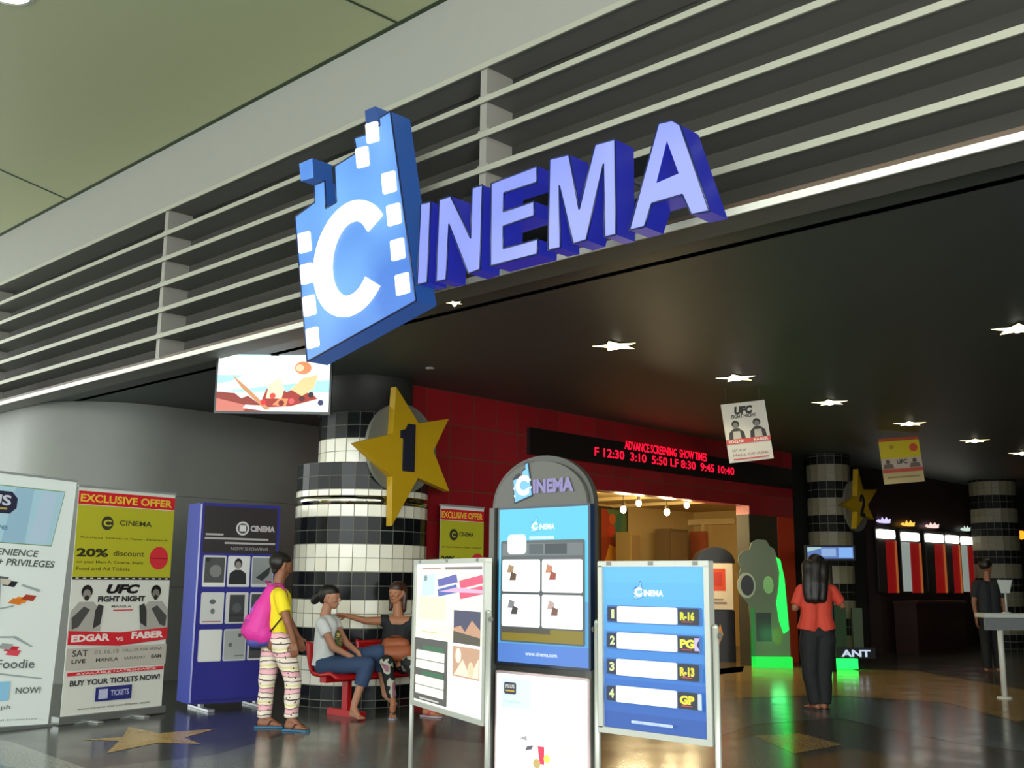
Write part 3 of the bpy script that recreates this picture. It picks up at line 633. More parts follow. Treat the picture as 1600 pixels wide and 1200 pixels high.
# ------------------------------------------------------------------ hanging posters
def hang_poster(pts, g, art, label):
    P = [atg(px, py, g) for px, py in pts]    # bl, br, tl
    bl, br, tl = P; x = br-bl; up = tl-bl; W_ = x.length; h = up.length; M = frameM(bl, x, up)
    r = empty('hanging_poster', bl+(x/2), 0, label, 'poster')
    MB().box((0, .0008, 0), (W_, .006, h), mat('#bcb8a8', .6), M=M).build('board', r)
    for u in (.12, .88): s = MB(); q = M @ Vector((W_*u, .004, h)); s.tube(q, (q.x, q.y, ZC), .0016, mat('#5a5a54', .5), n=5); s.build('string', r)
    art(W_, h).build('print', r, M)
def ufc_art(W_, h):
    a = Art(W_, h, rough=.5, step=.001); a.rect(0, 0, 1, 1, '#cfcabd').text('UFC', .28, .80, .70, .94, '#16160f', .07, .2).text('FIGHT NIGHT', .2, .74, .76, .80, '#34302a', .04)
    for cx in (.26, .74):
        a.disc(cx, .64, .065, '#1c1a18', 1).disc(cx, .62, .048, '#7a7468', .9)
        a.poly([(cx-.19, .37), (cx+.19, .37), (cx+.17, .50), (cx+.06, .57), (cx-.06, .57), (cx-.17, .50)], '#2c2a28').poly([(cx-.09, .38), (cx+.09, .38), (cx+.08, .52), (cx-.08, .52)], '#b8b2a4')
    a.rect(0, .31, 1, .39, '#c4443c').text('EDGAR', .05, .325, .4, .375, '#e0d0c4', .03).text('FABER', .62, .325, .95, .375, '#e0d0c4', .03, up=False)
    a.text('SAT 05.16', .1, .18, .4, .22, '#6a645a', .0, up=False).text('MALL OF ASIA', .1, .10, .9, .14, '#a06058', .0, up=False).rect(.1, .04, .9, .06, '#c4443c', up=False); return a
def yel_art(W_, h):
    a = Art(W_, h, rough=.5, step=.001); a.rect(0, 0, 1, 1, '#b8a878').rect(0, .93, 1, 1, '#b04a24').rect(0, .55, 1, .93, '#c8b414').disc(.84, .76, .09, '#c84a28').disc(.3, .8, .05, '#9c8c20')
    a.rect(0, .32, 1, .55, '#b8a898').text('UFC', .38, .42, .64, .52, '#3c3830', .04)
    for cx in (.16, .82): a.disc(cx, .48, .05, '#5a5048').poly([(cx-.14, .33), (cx+.14, .33), (cx+.1, .43), (cx-.1, .43)], '#6a5c54')
    a.rect(0, .24, 1, .32, '#b85038').rect(.1, .12, .9, .15, '#8c7c50'); return a
hang_poster([(1140, 724), (1209, 716), (1132, 632)], 12.4, ufc_art, 'white fight-night poster with two fighters hanging from the dark ceiling')
hang_poster([(1382, 757), (1445, 752), (1374, 686)], 16.2, yel_art, 'yellow-topped promotional poster hanging from the ceiling further back')

# ------------------------------------------------------------------ digital kiosk
YK = 3.95
kl, kr = ony(766, 900, YK).x, ony(926, 900, YK).x; kc = (kl+kr)/2
r = empty('digital_kiosk', (kc, YK, 0), 0, 'tall grey arched kiosk with lit cinema screen and lit board below', 'kiosk')
M_K = mat('#34342f', .35); M_K2 = mat('#4a4b45', .4, noise=.03)
zs = lambda py, px=850: ony(px, py, YK).z
arch0 = zs(790); top = zs(711)
s = MB(); out = [(kl, .04), (kr, .04), (kr, arch0)]
for k in range(1, 24):
    a_ = PI*k/24; out.append((kc+(kr-kl)/2*math.cos(a_), arch0+(top-arch0)*math.sin(a_)))
out.append((kl, arch0))
s.prism(out, M_K, YK+.012, YK+.045); s.build('body', r)
head = [(kc+((kr-kl)/2-.03)*math.cos(PI*k/24), arch0+(top-arch0-.03)*math.sin(PI*k/24)) for k in range(25)]
s = MB().prism(head, M_K2, YK-.004, YK+.012); s.build('arch_panel', r)
s = MB()
for x0_, x1_ in ((kl, kl+.035), (kr-.035, kr)): s.box((x0_, YK-.012, .04), (x1_, YK+.012, arch0), M_K2)
s.build('side_rail', r)
s = MB(); s.box((kl+.0, YK-.1, 0), (kr-.0, YK+.22, .04), M_K); s.build('base_plate', r)
lw = ony(800, 760, YK).x; a = Art(.42, .42, step=.0012, em=.9); a.logo(.24, .5, .46, '#7cc8ec', '#f4f8ff', '#12203c', '#8c84b8'); hh = ony(818, 757, YK)
o = a.build('arch_logo', r, Matrix.Translation((hh.x-.10, YK-.006, hh.z-.21)))
s0, s1 = ony(778, 1040, YK-.02), ony(920, 1040, YK-.02); sT, sB = zs(794), zs(1038); SW = s1.x-s0.x; SH = sT-sB
scr = MB().rbox((s0.x-.012, YK-.02, sB-.012), (s1.x+.012, YK+.012, sT+.012), mat('#14243c', .25), .012).build('screen', r)
a = Art(SW, SH, em=1.0)
a.rect(0, 0, 1, 1, '#5cc4e8').rect(0, 0, 1, .12, '#5a86d4').rect(0, .12, 1, .4, '#5aa4d8', up=False).logo(.42, .885, .10, '#7ad4f0', '#ffffff', '#3c9cd4', '#e0fbff').rect(.36, .795, .64, .815, '#c8f4ff')
a.rect(.03, .13, .97, .79, '#565e60', .015).rect(.05, .69, .95, .77, '#6c7476').rect(.36, .70, .52, .765, '#7e8888', up=False).rect(.54, .70, .78, .765, '#606868', up=False).rect(.05, .14, .95, .22, '#8a7c30', up=False).rect(.05, .19, .6, .22, '#5a564a', up=True)
a.rect(.11, .70, .33, .83, '#f4f8f6', .03)
for i in range(2):
    for j in range(2): a.rect(.05+i*.46, .455-j*.225, .49+i*.46, .665-j*.225, '#ffffff', .015, up=(i+j == 0))
for x_, y_, c in ((.14, .60, '#b09070'), (.58, .60, '#c8866c'), (.17, .55, '#6c5848'), (.62, .555, '#a05040'), (.15, .37, '#8c8c90'), (.60, .37, '#c0a8a0'), (.19, .33, '#50504c'), (.64, .33, '#7c5c50')):
    a.poly([(x_-.03, y_-.02), (x_+.04, y_-.02), (x_+.05, y_+.02), (x_-.01, y_+.035)], c, up=(x_ == .14))
a.text('www.cinema.com', .33, .05, .68, .075, '#dceaff', .02)
a.build('picture', scr, Matrix.Translation((s0.x, YK-.0205, sB)))
b0_, b1_ = ony(776, 1100, YK-.02), ony(918, 1100, YK-.02); bT = zs(1057); bB = bT-.80
brd = MB().rbox((b0_.x-.01, YK-.02, bB), (b1_.x+.01, YK+.012, bT+.012), mat('#c8b4b4', .3), .012).build('lower_board', r)
a = Art(b1_.x-b0_.x, bT-bB, em=1.05)
a.rect(0, 0, 1, 1, '#fbfefe', .01).rect(.06, .80, .40, .97, '#ddf4f6', .01).rect(.09, .88, .23, .95, '#444858', .012).text('PLUS', .11, .915, .21, .938, '#dcdcd0', .02).rect(.11, .895, .21, .905, '#c8a848', up=False).text('Advantage', .1, .825, .28, .845, '#b8dce8', .02, up=False)
a.text('CONVENIENCE', .55, .835, .92, .85, '#e0e4e0', .0, up=False).text('REWARDS + PRIVILEGES', .55, .80, .95, .812, '#dcd8d4', .0, up=False)
a.poly([(.34, .565), (.41, .575), (.43, .60), (.36, .59)], '#5c5c64').poly([(.28, .63), (.36, .62), (.35, .65)], '#a8a8ac', up=False).poly([(.48, .60), (.55, .60), (.55, .50), (.50, .50)], '#f0405c').disc(.58, .535, .025, '#f0e470').disc(.47, .50, .028, '#c8b070', up=False)
a.poly([(.80, .52), (.85, .52), (.84, .64), (.80, .64)], '#ece4e0').poly([(.24, .33), (.29, .33), (.28, .43), (.23, .43)], '#c02c20', up=False).disc(.18, .38, .028, '#e09868', up=False)
for p in ((.1, .45, .28, .53), (.35, .36, .50, .44), (.6, .56, .78, .62), (.15, .70, .40, .72)): a.poly([(p[0], p[1]), (p[2], p[3]), (p[2], p[3]+.004), (p[0], p[1]+.004)], '#e4e8ea', up=False)
a.build('picture', brd, Matrix.Translation((b0_.x, YK-.0205, bB)))

# ------------------------------------------------------------------ poster stands
def stand(A, B, zb, zt, label, art, em, group=None):
    x = B-A; W_ = x.length; M = frameM((A.x, A.y, 0), x); r = empty('poster_stand', (A+B)/2, 0, label, 'sign stand')
    M_AL = mat('#a9aca4', .35, metal=.35)
    P = lambda *v: M @ Vector(v)
    f = MB(); t = .020
    f.rbox((-t, -.012, zb-t), (W_+t, .024, zb+.004), M_AL, .004, M=M); f.rbox((-t, -.012, zt-.004), (W_+t, .024, zt+t), M_AL, .004, M=M)
    f.rbox((-t, -.012, zb), (.004, .024, zt), M_AL, .004, M=M); f.rbox((W_-.004, -.012, zb), (W_+t, .024, zt), M_AL, .004, M=M)
    for u in (.08, .5, .92): f.box((W_*u-.012, -.015, zt+.002), (W_*u+.012, -.010, zt+t-.002), mat('#70726c', .4), M=M)
    f.build('frame', r)
    MB().box((0, .002, zb), (W_, .018, zt), mat('#d8dad6', .5), M=M).build('back_board', r)
    zs_ = zt-.24
    for xx in (-t-.016, W_+t+.016):
        l = MB(); l.path([P(xx, .004, zs_), P(xx, .004, .03)], .013, M_AL); l.ball(P(xx, .004, zs_), .013, M_AL); l.build('leg', r)
        l = MB(); l.path([P(xx, -.16, .02), P(xx, .004, .05), P(xx, .10, .02)], .013, M_AL); l.build('foot', r)
        k = MB(); k.tube(P(xx-(.02 if xx < 0 else -.02), .004, zs_-.03), P(xx+(.022 if xx > 0 else -.022), .004, zs_-.03), .012, mat('#5c5e58', .4)); k.build('clamp_knob', r)
    MB().path([P(-t, .004, .16), P(W_+t, .004, .16)], .011, M_AL).build('cross_bar', r)
    art(W_-.006, zt-zb-.006, em).build('poster', r, M @ Matrix.Translation((.003, .001, zb+.003)))
def rating_art(W_, h, em):
    a = Art(W_, h, em=em); n = 10
    stops = [(0, (50, 88, 168)), (.35, (62, 124, 206)), (.75, (92, 178, 240)), (1, (100, 190, 246))]
    for k in range(n):
        v = (k+.5)/n
        for (a0, c0), (a1, c1) in zip(stops, stops[1:]):
            if a0 <= v <= a1: t = (v-a0)/(a1-a0); c = [int(p+(q-p)*t) for p, q in zip(c0, c1)]
        a.rect(0, k/n, 1, (k+1)/n, '#%02x%02x%02x' % tuple(c), up=(k == 0))
    a.logo(.36, .845, .11, '#86c8f4', '#f4faff', '#3a78c0', '#e8f6ff')
    for k, (t, c) in enumerate((('R-16', '#d8d838'), ('PG', '#e4e04c'), ('R-13', '#e4d83c'), ('GP', '#e8dc3c'))):
        y = .655-k*.163
        a.rect(.035, y-.01, .97, y+.10, '#3a6eb4', .012).rect(.045, y, .15, y+.09, '#1c2a4c', .01).text(str(k+1), .085 if k == 0 else .075, y+.018, .115 if k == 0 else .125, y+.074, '#d8e0a0', .05)
        a.rect(.145, y-.004, .74, y+.096, '#ffffff', .012).rect(.745, y-.004, .94, y+.094, '#26303c', .012).text(t, .765, y+.022, .90, y+.075, c, .06).rect(.78, y+.012, .88, y+.017, '#d04050', up=False)
        if k == 1: a.poly([(.90, y+.01), (.95, y+.01), (.92, y+.045), (.95, y+.085), (.90, y+.085)], '#c8b8e8')
        if k == 3: a.rect(.93, y, .965, y+.09, '#c8d8e8')
    a.rect(.30, .045, .70, .062, '#c8dcf4', .008).text('www.cinema.com', .32, .048, .68, .058, '#7ca0d8', .0); return a
def promo2_art(W_, h, em):
    a = Art(W_, h, em=em)
    a.rect(0, 0, 1, 1, '#fbfdf2').rect(0, .47, 1, .93, '#f8f7d8', up=False).rect(.03, .955, .45, .975, '#e0dcd4').rect(.45, .955, .96, .975, '#807474', up=False).rect(.1, .962, .38, .968, '#b07068')
    a.poly([(.09, .76), (.30, .78), (.30, .93), (.09, .91)], '#cfe8ec').disc(.15, .895, .022, '#7c9498', 1.5)
    for y in (.765, .835): a.poly([(.36, y), (.64, y+.035), (.62, y+.09), (.34, y+.05)], '#5a5cae' if y > .8 else '#4a62b4').poly([(.68, y-.01), (.98, y+.03), (.97, y+.085), (.66, y+.045)], '#e44c74', up=False)
    a.poly([(.36, .80), (.64, .835), (.98, .82), (.98, .80), (.66, .80)], '#e0b8d8')
    a.rect(.06, .60, .48, .76, '#faf6d0').rect(.12, .505, .36, .512, '#d8d080')
    a.rect(.60, .46, .96, .68, '#3a3c5c').poly([(.60, .56), (.70, .58), (.76, .54), (.85, .62), (.96, .56), (.96, .46), (.60, .46)], '#c89878').poly([(.60, .46), (.96, .46), (.96, .51), (.60, .54)], '#4c4434')
    a.rect(.60, .24, .96, .44, '#caa080').poly([(.62, .25), (.74, .36), (.84, .26), (.95, .38), (.95, .25)], '#f8e8d0').disc(.68, .38, .05, '#fdf0e0').disc(.85, .30, .05, '#f4d8b0', up=False)
    a.rect(.02, .02, .53, .46, '#4c4c48')
    for y in (.25, .04+.03):
        a.rect(.15, y+.13, .48, y+.16, '#2c6c44').rect(.05, y+.06, .49, y+.125, '#f6f6e8', .01).rect(.05, y-.005, .49, y+.055, '#f6f6e8', .01, up=False)
    a.rect(.12, .03, .42, .042, '#c8c8bc', up=False); a.rect(.56, .02, .97, .23, '#f8fbfb', up=False); return a
YR = 3.66
A = ony(937, 1000, YR); B = ony(1112, 1000, YR); zt_ = (ony(937, 875, YR).z+ony(1112, 878, YR).z)/2; zb_r = (ony(937, 1142, YR).z+ony(1117, 1168, YR).z)/2
A.z = B.z = 0; A.x += .02; B.x -= .02
stand(A, B, zb_r+.02, zt_-.02, 'aluminium stand with blue CINEMA poster listing screens 1 to 4', rating_art, .95)
A = ony(645, 1000, 4.05); B = ony(762, 1000, 3.72); A.z = B.z = 0
a0 = ony(645, 875, 4.05).z; b0__ = ony(642, 1100, 4.05).z
A.x += .02; B.x -= .02
stand(A, B, b0__+.02, a0-.02, 'aluminium stand with pale snack promotion poster left of the kiosk', promo2_art, .95)

# ------------------------------------------------------------------ far end: second tiled column, third column, ticket windows
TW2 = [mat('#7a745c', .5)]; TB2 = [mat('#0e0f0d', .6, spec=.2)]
c2 = onz(1306, 1033, 0)
r = empty('tiled_column', (c2.x, c2.y, 0), 0, 'far dim tiled column with a gold star, behind the person in the orange top', 'column')
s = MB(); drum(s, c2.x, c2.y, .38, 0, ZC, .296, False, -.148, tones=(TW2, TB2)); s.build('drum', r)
k = 21.0
sx = c2.x+.50; P = []
cs = onx(1343, 790, sx)
for o_, i_ in zip([(1337,733),(1367,765),(1362,812),(1334,826),(1314,788)], [(1345,765),(1352,790),(1347,806),(1336,800),(1336,775)]):
    for q in (o_, i_): v = onx(*q, sx); P.append((v.y, v.z))
star_sign(P, sx, 'small dim gold star sign with number 2 on the far tiled column', .6, .45, '2', (cs.y, cs.z), None)
c3 = onz(1568, 1012, 0)
r = empty('tiled_column', (c3.x, c3.y, 0), 0, 'far dim banded column at the right edge, behind the high table', 'column')
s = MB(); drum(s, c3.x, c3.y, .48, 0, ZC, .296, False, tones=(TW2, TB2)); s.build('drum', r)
q = onx(1596, 836, c3.x+.3); MB().ball(q, .10, mat('#e07818', .4, 3.)).build('warning_lamp', base=q, label='small orange glowing lamp on the far right column', cat='lamp')
TX = XR+.03
labs = ['leftmost lit ticket window, right of the far gold star', 'second lit ticket window from the left, with a bright poster', 'third lit ticket window, middle of the row', 'fourth lit ticket window from the left, without a sign above', 'rightmost lit ticket window, next to the dark figure']
for i, (px, py, hdr, bright) in enumerate(((1382, 838, '#b8b0e0', '#3c302c'), (1420, 842, '#f0b048', '#d8e4dc'), (1458, 844, '#e0b8b0', '#2c2c28'), (1490, 846, None, '#4c4444'), (1514, 848, '#a8b8b0', '#c8d8cc'))):
    p = onx(px-16, py, TX); y = p.y; p2 = onx(px+(15 if i < 3 else 6), py, TX); wd = p2.y-p.y
    r = empty('ticket_window', (TX, y+wd/2, 0), 0, labs[i], 'ticket window', 'ticket windows at the far end')
    zt_ = p.z-.06; zbm = onx(px, 928, TX).z
    MB().box((TX-.02, y, zbm), (TX+.03, y+wd, zt_+.28), mat('#14100f', .4)).build('frame', r)
    m_ = M_WHITE_LIT if False else mat('#f4f6e8', .4, 3.2)
    MB().rbox((TX+.03, y+.03, zt_+.03), (TX+.10, y+wd*.82, zt_+.20), m_, .05, axis=0).build('lamp_box', r)
    MB().box((TX+.03, y+wd*.04, zbm+.05), (TX+.05, y+wd*.42, zt_), mat(bright, .4, .35 if i in (1, 4) else .0)).build('notice', r)
    MB().box((TX+.03, y+wd*.46, zbm+.02), (TX+.06, y+wd*.86, zt_), mat('#a01414', .4, .45)).build('red_panel', r)
    MB().box((TX+.03, y+wd*.86, zbm+.02), (TX+.08, y+wd*.92, zt_), mat('#c86a30', .4, .5)).build('lit_edge', r)
    if hdr:
        a = Art(wd*.75, .13, em=1.6, step=.002); a.poly([(0, .2), (.18, .55), (.30, .35), (.42, .95), (.56, .5), (.70, 1), (.84, .6), (1, .8), (.95, .1), (.6, 0), (.2, 0)], hdr); a.build('number_sign', r, frameM((TX+.04, y+.02, zt_+.33), (0, 1, 0)))
r = empty('ticket_counter', (TX, 22, 0), 0, 'low dark reddish counter below the row of lit ticket windows', 'counter')
MB().box((TX+.05, 20.8, 0), (TX+.5, 23.2, .95), mat('#301410', .5)).build('body', r)
MB().box((TX+.05, 20.75, .95), (TX+.56, 23.2, 1.0), mat('#3c2018', .3)).build('worktop', r)
# small screen behind the person in orange
ga = 16.8; A = atg(1262, 873, ga); B = atg(1334, 873, ga); hh = atg(1300, 855, ga).z-atg(1300, 873, ga).z
r = empty('wide_screen', (A+B)/2, 0, 'narrow bluish lit screen above the dark haired person', 'screen')
M = frameM(A, (B-A)); wd = (B-A).length
MB().box((-.03, .002, -.03), (wd+.03, .08, hh+.03), mat('#101114', .4), M=M).build('housing', r)
a = Art(wd, hh, em=.9, step=.002); a.rect(0, 0, 1, 1, '#5a78b8').rect(.3, .2, .62, .9, '#8fb0e0').rect(.68, .1, .98, .95, '#84b4f4', up=False).poly([(0, .6), (.3, .9), (.3, 1), (0, 1)], '#a8ccd0', up=False); a.build('picture', r, M)
q = M @ Vector((wd/2, .05, 0)); MB().tube((q.x, q.y, 0), q, .03, mat('#141414', .5)).build('pole', r)
# light-edged standees
def standee(px, g, w_px, top, bot, label, em, cloud=True):
    b = atg(px, bot, g); b.z = 0; kx = (atg(px+50, bot, g)-atg(px-50, bot, g)).length/100
    W_ = w_px*kx; h = atg(px, top, g).z; M = frameM(b-RT*(W_/2), RT); r = empty('lit_standee', b, 0, label, 'display')
    G = mat('#18f050', .4, em); 
    MB().box((0, -.12, 0), (W_, .16, .17), mat('#0fd040', .3, em*.8), M=M).build('lit_base', r)
    fr = lambda a, t, c: M @ Vector((a, t, c))
    out = [(0, .17), (W_, .17), (W_*1.0, h*.3), (W_*.96, h*.5), (W_*.91, h*.69), (W_*.83, h*.835), (W_*.72, h*.86), (W_*.66, h*.925), (W_*.54, h*.945), (W_*.44, h*.995), (W_*.20, h*1.0), (W_*.04, h*.975), (-W_*.02, h*.92), (-W_*.20, h*.905), (-W_*.32, h*.87), (-W_*.34, h*.82), (-W_*.26, h*.78), (-W_*.33, h*.72), (-W_*.30, h*.56), (-W_*.08, h*.48)]
    MB().prism(out, mat('#66755a', .3), 0, .05, fr=fr).build('panel', r)
    MB().prism([(W_*.70, h*.86), (W_*.80, h*.84), (W_*.90, h*.69), (W_*.97, h*.29), (W_*.83, h*.26), (W_*.72, h*.36), (W_*.66, h*.50), (W_*.74, h*.62), (W_*.78, h*.74)], G, -.02, .0, fr=fr).build('light_edge', r)
    MB().prism([(W_*-.04, .17), (W_*.04, .17), (W_*.04, h*.46), (-W_*.04, h*.46)], mat('#0a9030', .3, em*.3), -.02, .07, fr=fr).build('light_edge', r)
    MB().prism(ell(-W_*.14, h*.635, W_*.25, h*.10), mat('#b8c0a0', .4), -.02, -.0, fr=fr).build('emblem', r)
    MB().prism(ell(-W_*.12, h*.635, W_*.18, h*.08), mat('#26282a', .4), -.025, -.0205, fr=fr).build('emblem_face', r)
    MB().prism([(W_*.10, h*.20), (W_*.50, h*.20), (W_*.50, h*.42), (W_*.10, h*.42)], mat('#23302a', .4), -.012, .0, fr=fr).build('print', r)
    MB().prism(ell(W_*.46, h*.64, W_*.14, h*.07), mat('#8fd080', .4), -.012, .0, fr=fr).build('figure_print', r)
    MB().prism(ell(W_*.66, h*.24, W_*.14, h*.07), mat('#6a8040', .4), -.012, .0, fr=fr).build('figure_print', r)
    l = bpy.data.lights.new('standee_glow', 'POINT'); l.energy = 1.6*em; l.color = (.08, 1, .25); l.shadow_soft_size = .12
    o = bpy.data.objects.new('standee_glow', l); COL.objects.link(o); o.location = b-HD*.35+Vector((0, 0, .5))
standee(1207, onz(1207, 1043, 0).dot(HD), 58, 843, 1043, 'cloud-topped standee glowing green, right of the snack bar', 1.6)
b = atg(1328, 1040, 17.3); b.z = 0; M = frameM(b-RT*.22, RT); r = empty('lit_plinth', b, 0, 'low green glowing plinth with white letters beside the orange top', 'display')
MB().box((-.08, -.1, .02), (.32, .2, .17), mat('#18f050', .4, 2.5), M=M).build('lit_base', r)
MB().box((-.1, .02, .17), (.2, .1, 1.0), mat('#163c10', .5), M=M).build('panel', r)
MB().box((.30, .02, .17), (.46, .1, .95), mat('#3c4c34', .5), M=M).build('side_post', r)
MB().box((.02, -.04, .175), (.62, .02, .34), mat('#101418', .4), M=M).build('name_board', r)
a = Art(.46, .11, em=.9, step=.003); a.text('ANT', 0, 0, 1, 1, '#c8d8f0', .04); a.build('lettering', r, M @ Matrix.Translation((.08, -.043, .20)))
# high table at the right edge
p = onz(1573, 1092, 0); M = frameM((p.x, p.y, 0), RT); r = empty('high_table', p, 0, 'pale high table on a thin tubular leg at the right edge', 'table')
zt_ = 1.0
MB().box((-.22, -.05, zt_-.05), (1.3, .22, zt_), mat('#b8bcb4', .4), M=M).build('tabletop', r)
MB().box((-.20, .0, zt_-.20), (1.28, .03, zt_-.055), mat('#6c7070', .5), M=M).build('apron', r)
for x_, y_ in ((0, 0.05), (1.2, 0.05)):
    MB().tube(M @ Vector((x_, y_, .02)), M @ Vector((x_, y_, zt_-.05)), .035, mat('#c4c6bc', .35)).lathe([(0, .03), (.085, .02), (.09, 0)], mat('#c4c6bc', .35), n=18, M=M @ Matrix.Translation((x_, y_, 0))).build('leg', r)
q = M @ Vector((.12, .1, zt_)); r = empty('table_sign', q, 0, 'small pale holder on a thin stem, standing on the high table', 'sign holder')
MB().prism([(-.09, .40), (.09, .40), (.05, .24), (-.05, .24)], mat('#b4b8b0', .4), -.01, .01, fr=lambda a, t, c: M @ Vector((.12+a, .1+t, zt_+c))).build('card', r)
MB().tube(q, q+Vector((0, 0, .25)), .012, mat('#a8aca4', .4)).lathe([(0, .02), (.06, .01), (.06, 0)], mat('#a8aca4', .4), n=16, M=Matrix.Translation(q)).build('stem', r)

# ------------------------------------------------------------------ red bench
M_RB = mat('#c0161a', .32, noise=.03); BX = -8.76
r = empty('bench', (BX, 7.4, 0), 0, 'red three-seat waiting bench on pedestal legs before the tiled column', 'bench')
for y in (6.78, 7.40, 8.02):
    s = MB(); prof = [(-.225, .72), (-.225, .69), (-.20, .58), (-.17, .47), (-.12, .43), (.0, .42), (.16, .445), (.24, .42), (.25, .40)]
    vs = []; n = len(prof)
    for j, w in enumerate((-.27, -.22, .22, .27)):
        e = .0 if abs(w) < .25 else .02
        for (x, z) in prof: vs.append((BX+x, y+w, z+e-.012))
    for j, w in enumerate((-.27, -.22, .22, .27)):
        for (x, z) in prof: vs.append((BX+x-(.022 if z > .5 else 0), y+w, z-(.02 if z <= .5 else 0)-.012))
    fs = []
    for L in (0, 4*n):
        for j in range(3):
            for i in range(n-1): a_ = L+j*n+i; fs.append((a_, a_+1, a_+n+1, a_+n))
    for j in range(3): fs += [(j*n, (j+1)*n, 4*n+(j+1)*n, 4*n+j*n), (j*n+n-1, (j+1)*n+n-1, 4*n+(j+1)*n+n-1, 4*n+j*n+n-1)]
    for i in range(n-1): fs += [(i, i+1, 4*n+i+1, 4*n+i), (3*n+i, 3*n+i+1, 7*n+i+1, 7*n+i)]
    s.add(vs, fs, M_RB, True); s.build('seat', r)
MB().box((BX-.05, 6.55, .335), (BX+.05, 8.25, .395), M_RB).build('beam', r)
for y in (6.85, 7.95):
    s = MB(); s.rbox((BX-.045, y-.03, .06), (BX+.045, y+.03, .335), M_RB, .01, axis=2); s.build('pedestal', r)
    s = MB(); s.rbox((BX-.26, y-.045, .0), (BX+.26, y+.045, .06), M_RB, .012, axis=2); s.build('foot', r)

# ------------------------------------------------------------------ people
def J(px, py, g): return atg(px, py, g)
def capsule(mb, p0, r0, p1, r1, m, n=14, flat0=False, flat1=False, sq=1., ax=None):
    """tapered limb; sq squashes the section across the axis ax"""
    p0 = Vector(p0); p1 = Vector(p1); d = p1-p0; L = d.length; d = d.normalized() if L > 1e-6 else Vector((0, 0, 1))
    a = Vector(ax) if ax is not None else d.orthogonal(); a = (a-d*a.dot(d)); a = a.normalized() if a.length > 1e-4 else d.orthogonal().normalized(); b = d.cross(a)
    prof = []
    k = 5
    if flat0: prof.append((0, 0)); prof.append((r0, 0))
    else: prof += [(r0*math.sin(PI/2*i/k), -r0*math.cos(PI/2*i/k)) for i in range(k+1)]
    if flat1: prof.append((r1, L)); prof.append((0, L))
    else: prof += [(r1*math.cos(PI/2*i/k), L+r1*math.sin(PI/2*i/k)) for i in range(k+1)]
    vs = [p0+d*t+(a*math.cos(2*PI*j/n)*sq+b*math.sin(2*PI*j/n))*rad for rad, t in prof for j in range(n)]
    mb.add(vs, [(i*n+j, i*n+(j+1) % n, (i+1)*n+(j+1) % n, (i+1)*n+j) for i in range(len(prof)-1) for j in range(n)], m, True)
def fuse(mb, name, parent, m, voxel=.009, smooth=3, noise=0.):
    """melt overlapping shapes into one continuous surface"""
    o = mb.build(name, None); md = o.modifiers.new('r', 'REMESH'); md.mode = 'VOXEL'; md.voxel_size = voxel; md.use_smooth_shade = True
    if smooth: sm = o.modifiers.new('s', 'SMOOTH'); sm.iterations = smooth; sm.factor = .5
    dg = bpy.context.evaluated_depsgraph_get(); dg.update()
    me = bpy.data.meshes.new_from_object(o.evaluated_get(dg)); me.name = name
    bpy.data.objects.remove(o)
    me.materials.clear(); me.materials.append(m)
    n = len(me.vertices); co = np.empty(n*3); me.vertices.foreach_get('co', co); co = co.reshape(-1, 3)
    W = np.array(world_of(parent).inverted()); co = co @ W[:3, :3].T + W[:3, 3]
    if noise:
        co = co+noise*np.sin(co[:, [1, 2, 0]]*38+np.array([0, 1, 2]))*np.sin(co[:, [2, 0, 1]]*23)
    me.vertices.foreach_set('co', co.reshape(-1)); me.update()
    me.polygons.foreach_set('use_smooth', [True]*len(me.polygons)); me.polygons.foreach_set('material_index', [0]*len(me.polygons))
    q = bpy.data.objects.new(name, me); COL.objects.link(q); q.parent = parent; return q
def hand(mb, wrist, dirv, palm_n, m, size=1., curl=.35):
    d = Vector(dirv).normalized(); n = Vector(palm_n); n = (n-d*n.dot(d)).normalized(); s_ = d.cross(n)
    pe = wrist+d*.085*size
    for t in (-.026, -.009, .009, .026): capsule(mb, wrist+s_*t*.6*size, .014*size, pe+s_*t*size, .013*size, m, 8)
    for t, L in ((-.030, .062), (-.010, .072), (.010, .066), (.029, .052)):
        a = pe+s_*t*size; b = a+(d*math.cos(curl)+n*math.sin(curl)+s_*t*1.5).normalized()*L*.55*size
        c = b+(d*math.cos(curl*2.2)+n*math.sin(curl*2.2)).normalized()*L*.5*size
        capsule(mb, a, .0095*size, b, .0088*size, m, 8); capsule(mb, b, .0088*size, c, .0078*size, m, 8)
    a = wrist+d*.03*size-s_*.026*size; b = a+(d*.6-s_*.75+n*.25).normalized()*.035*size; c = b+(d*.9-s_*.3+n*.35).normalized()*.03*size
    capsule(mb, a, .013*size, b, .011*size, m, 8); capsule(mb, b, .011*size, c, .009*size, m, 8)
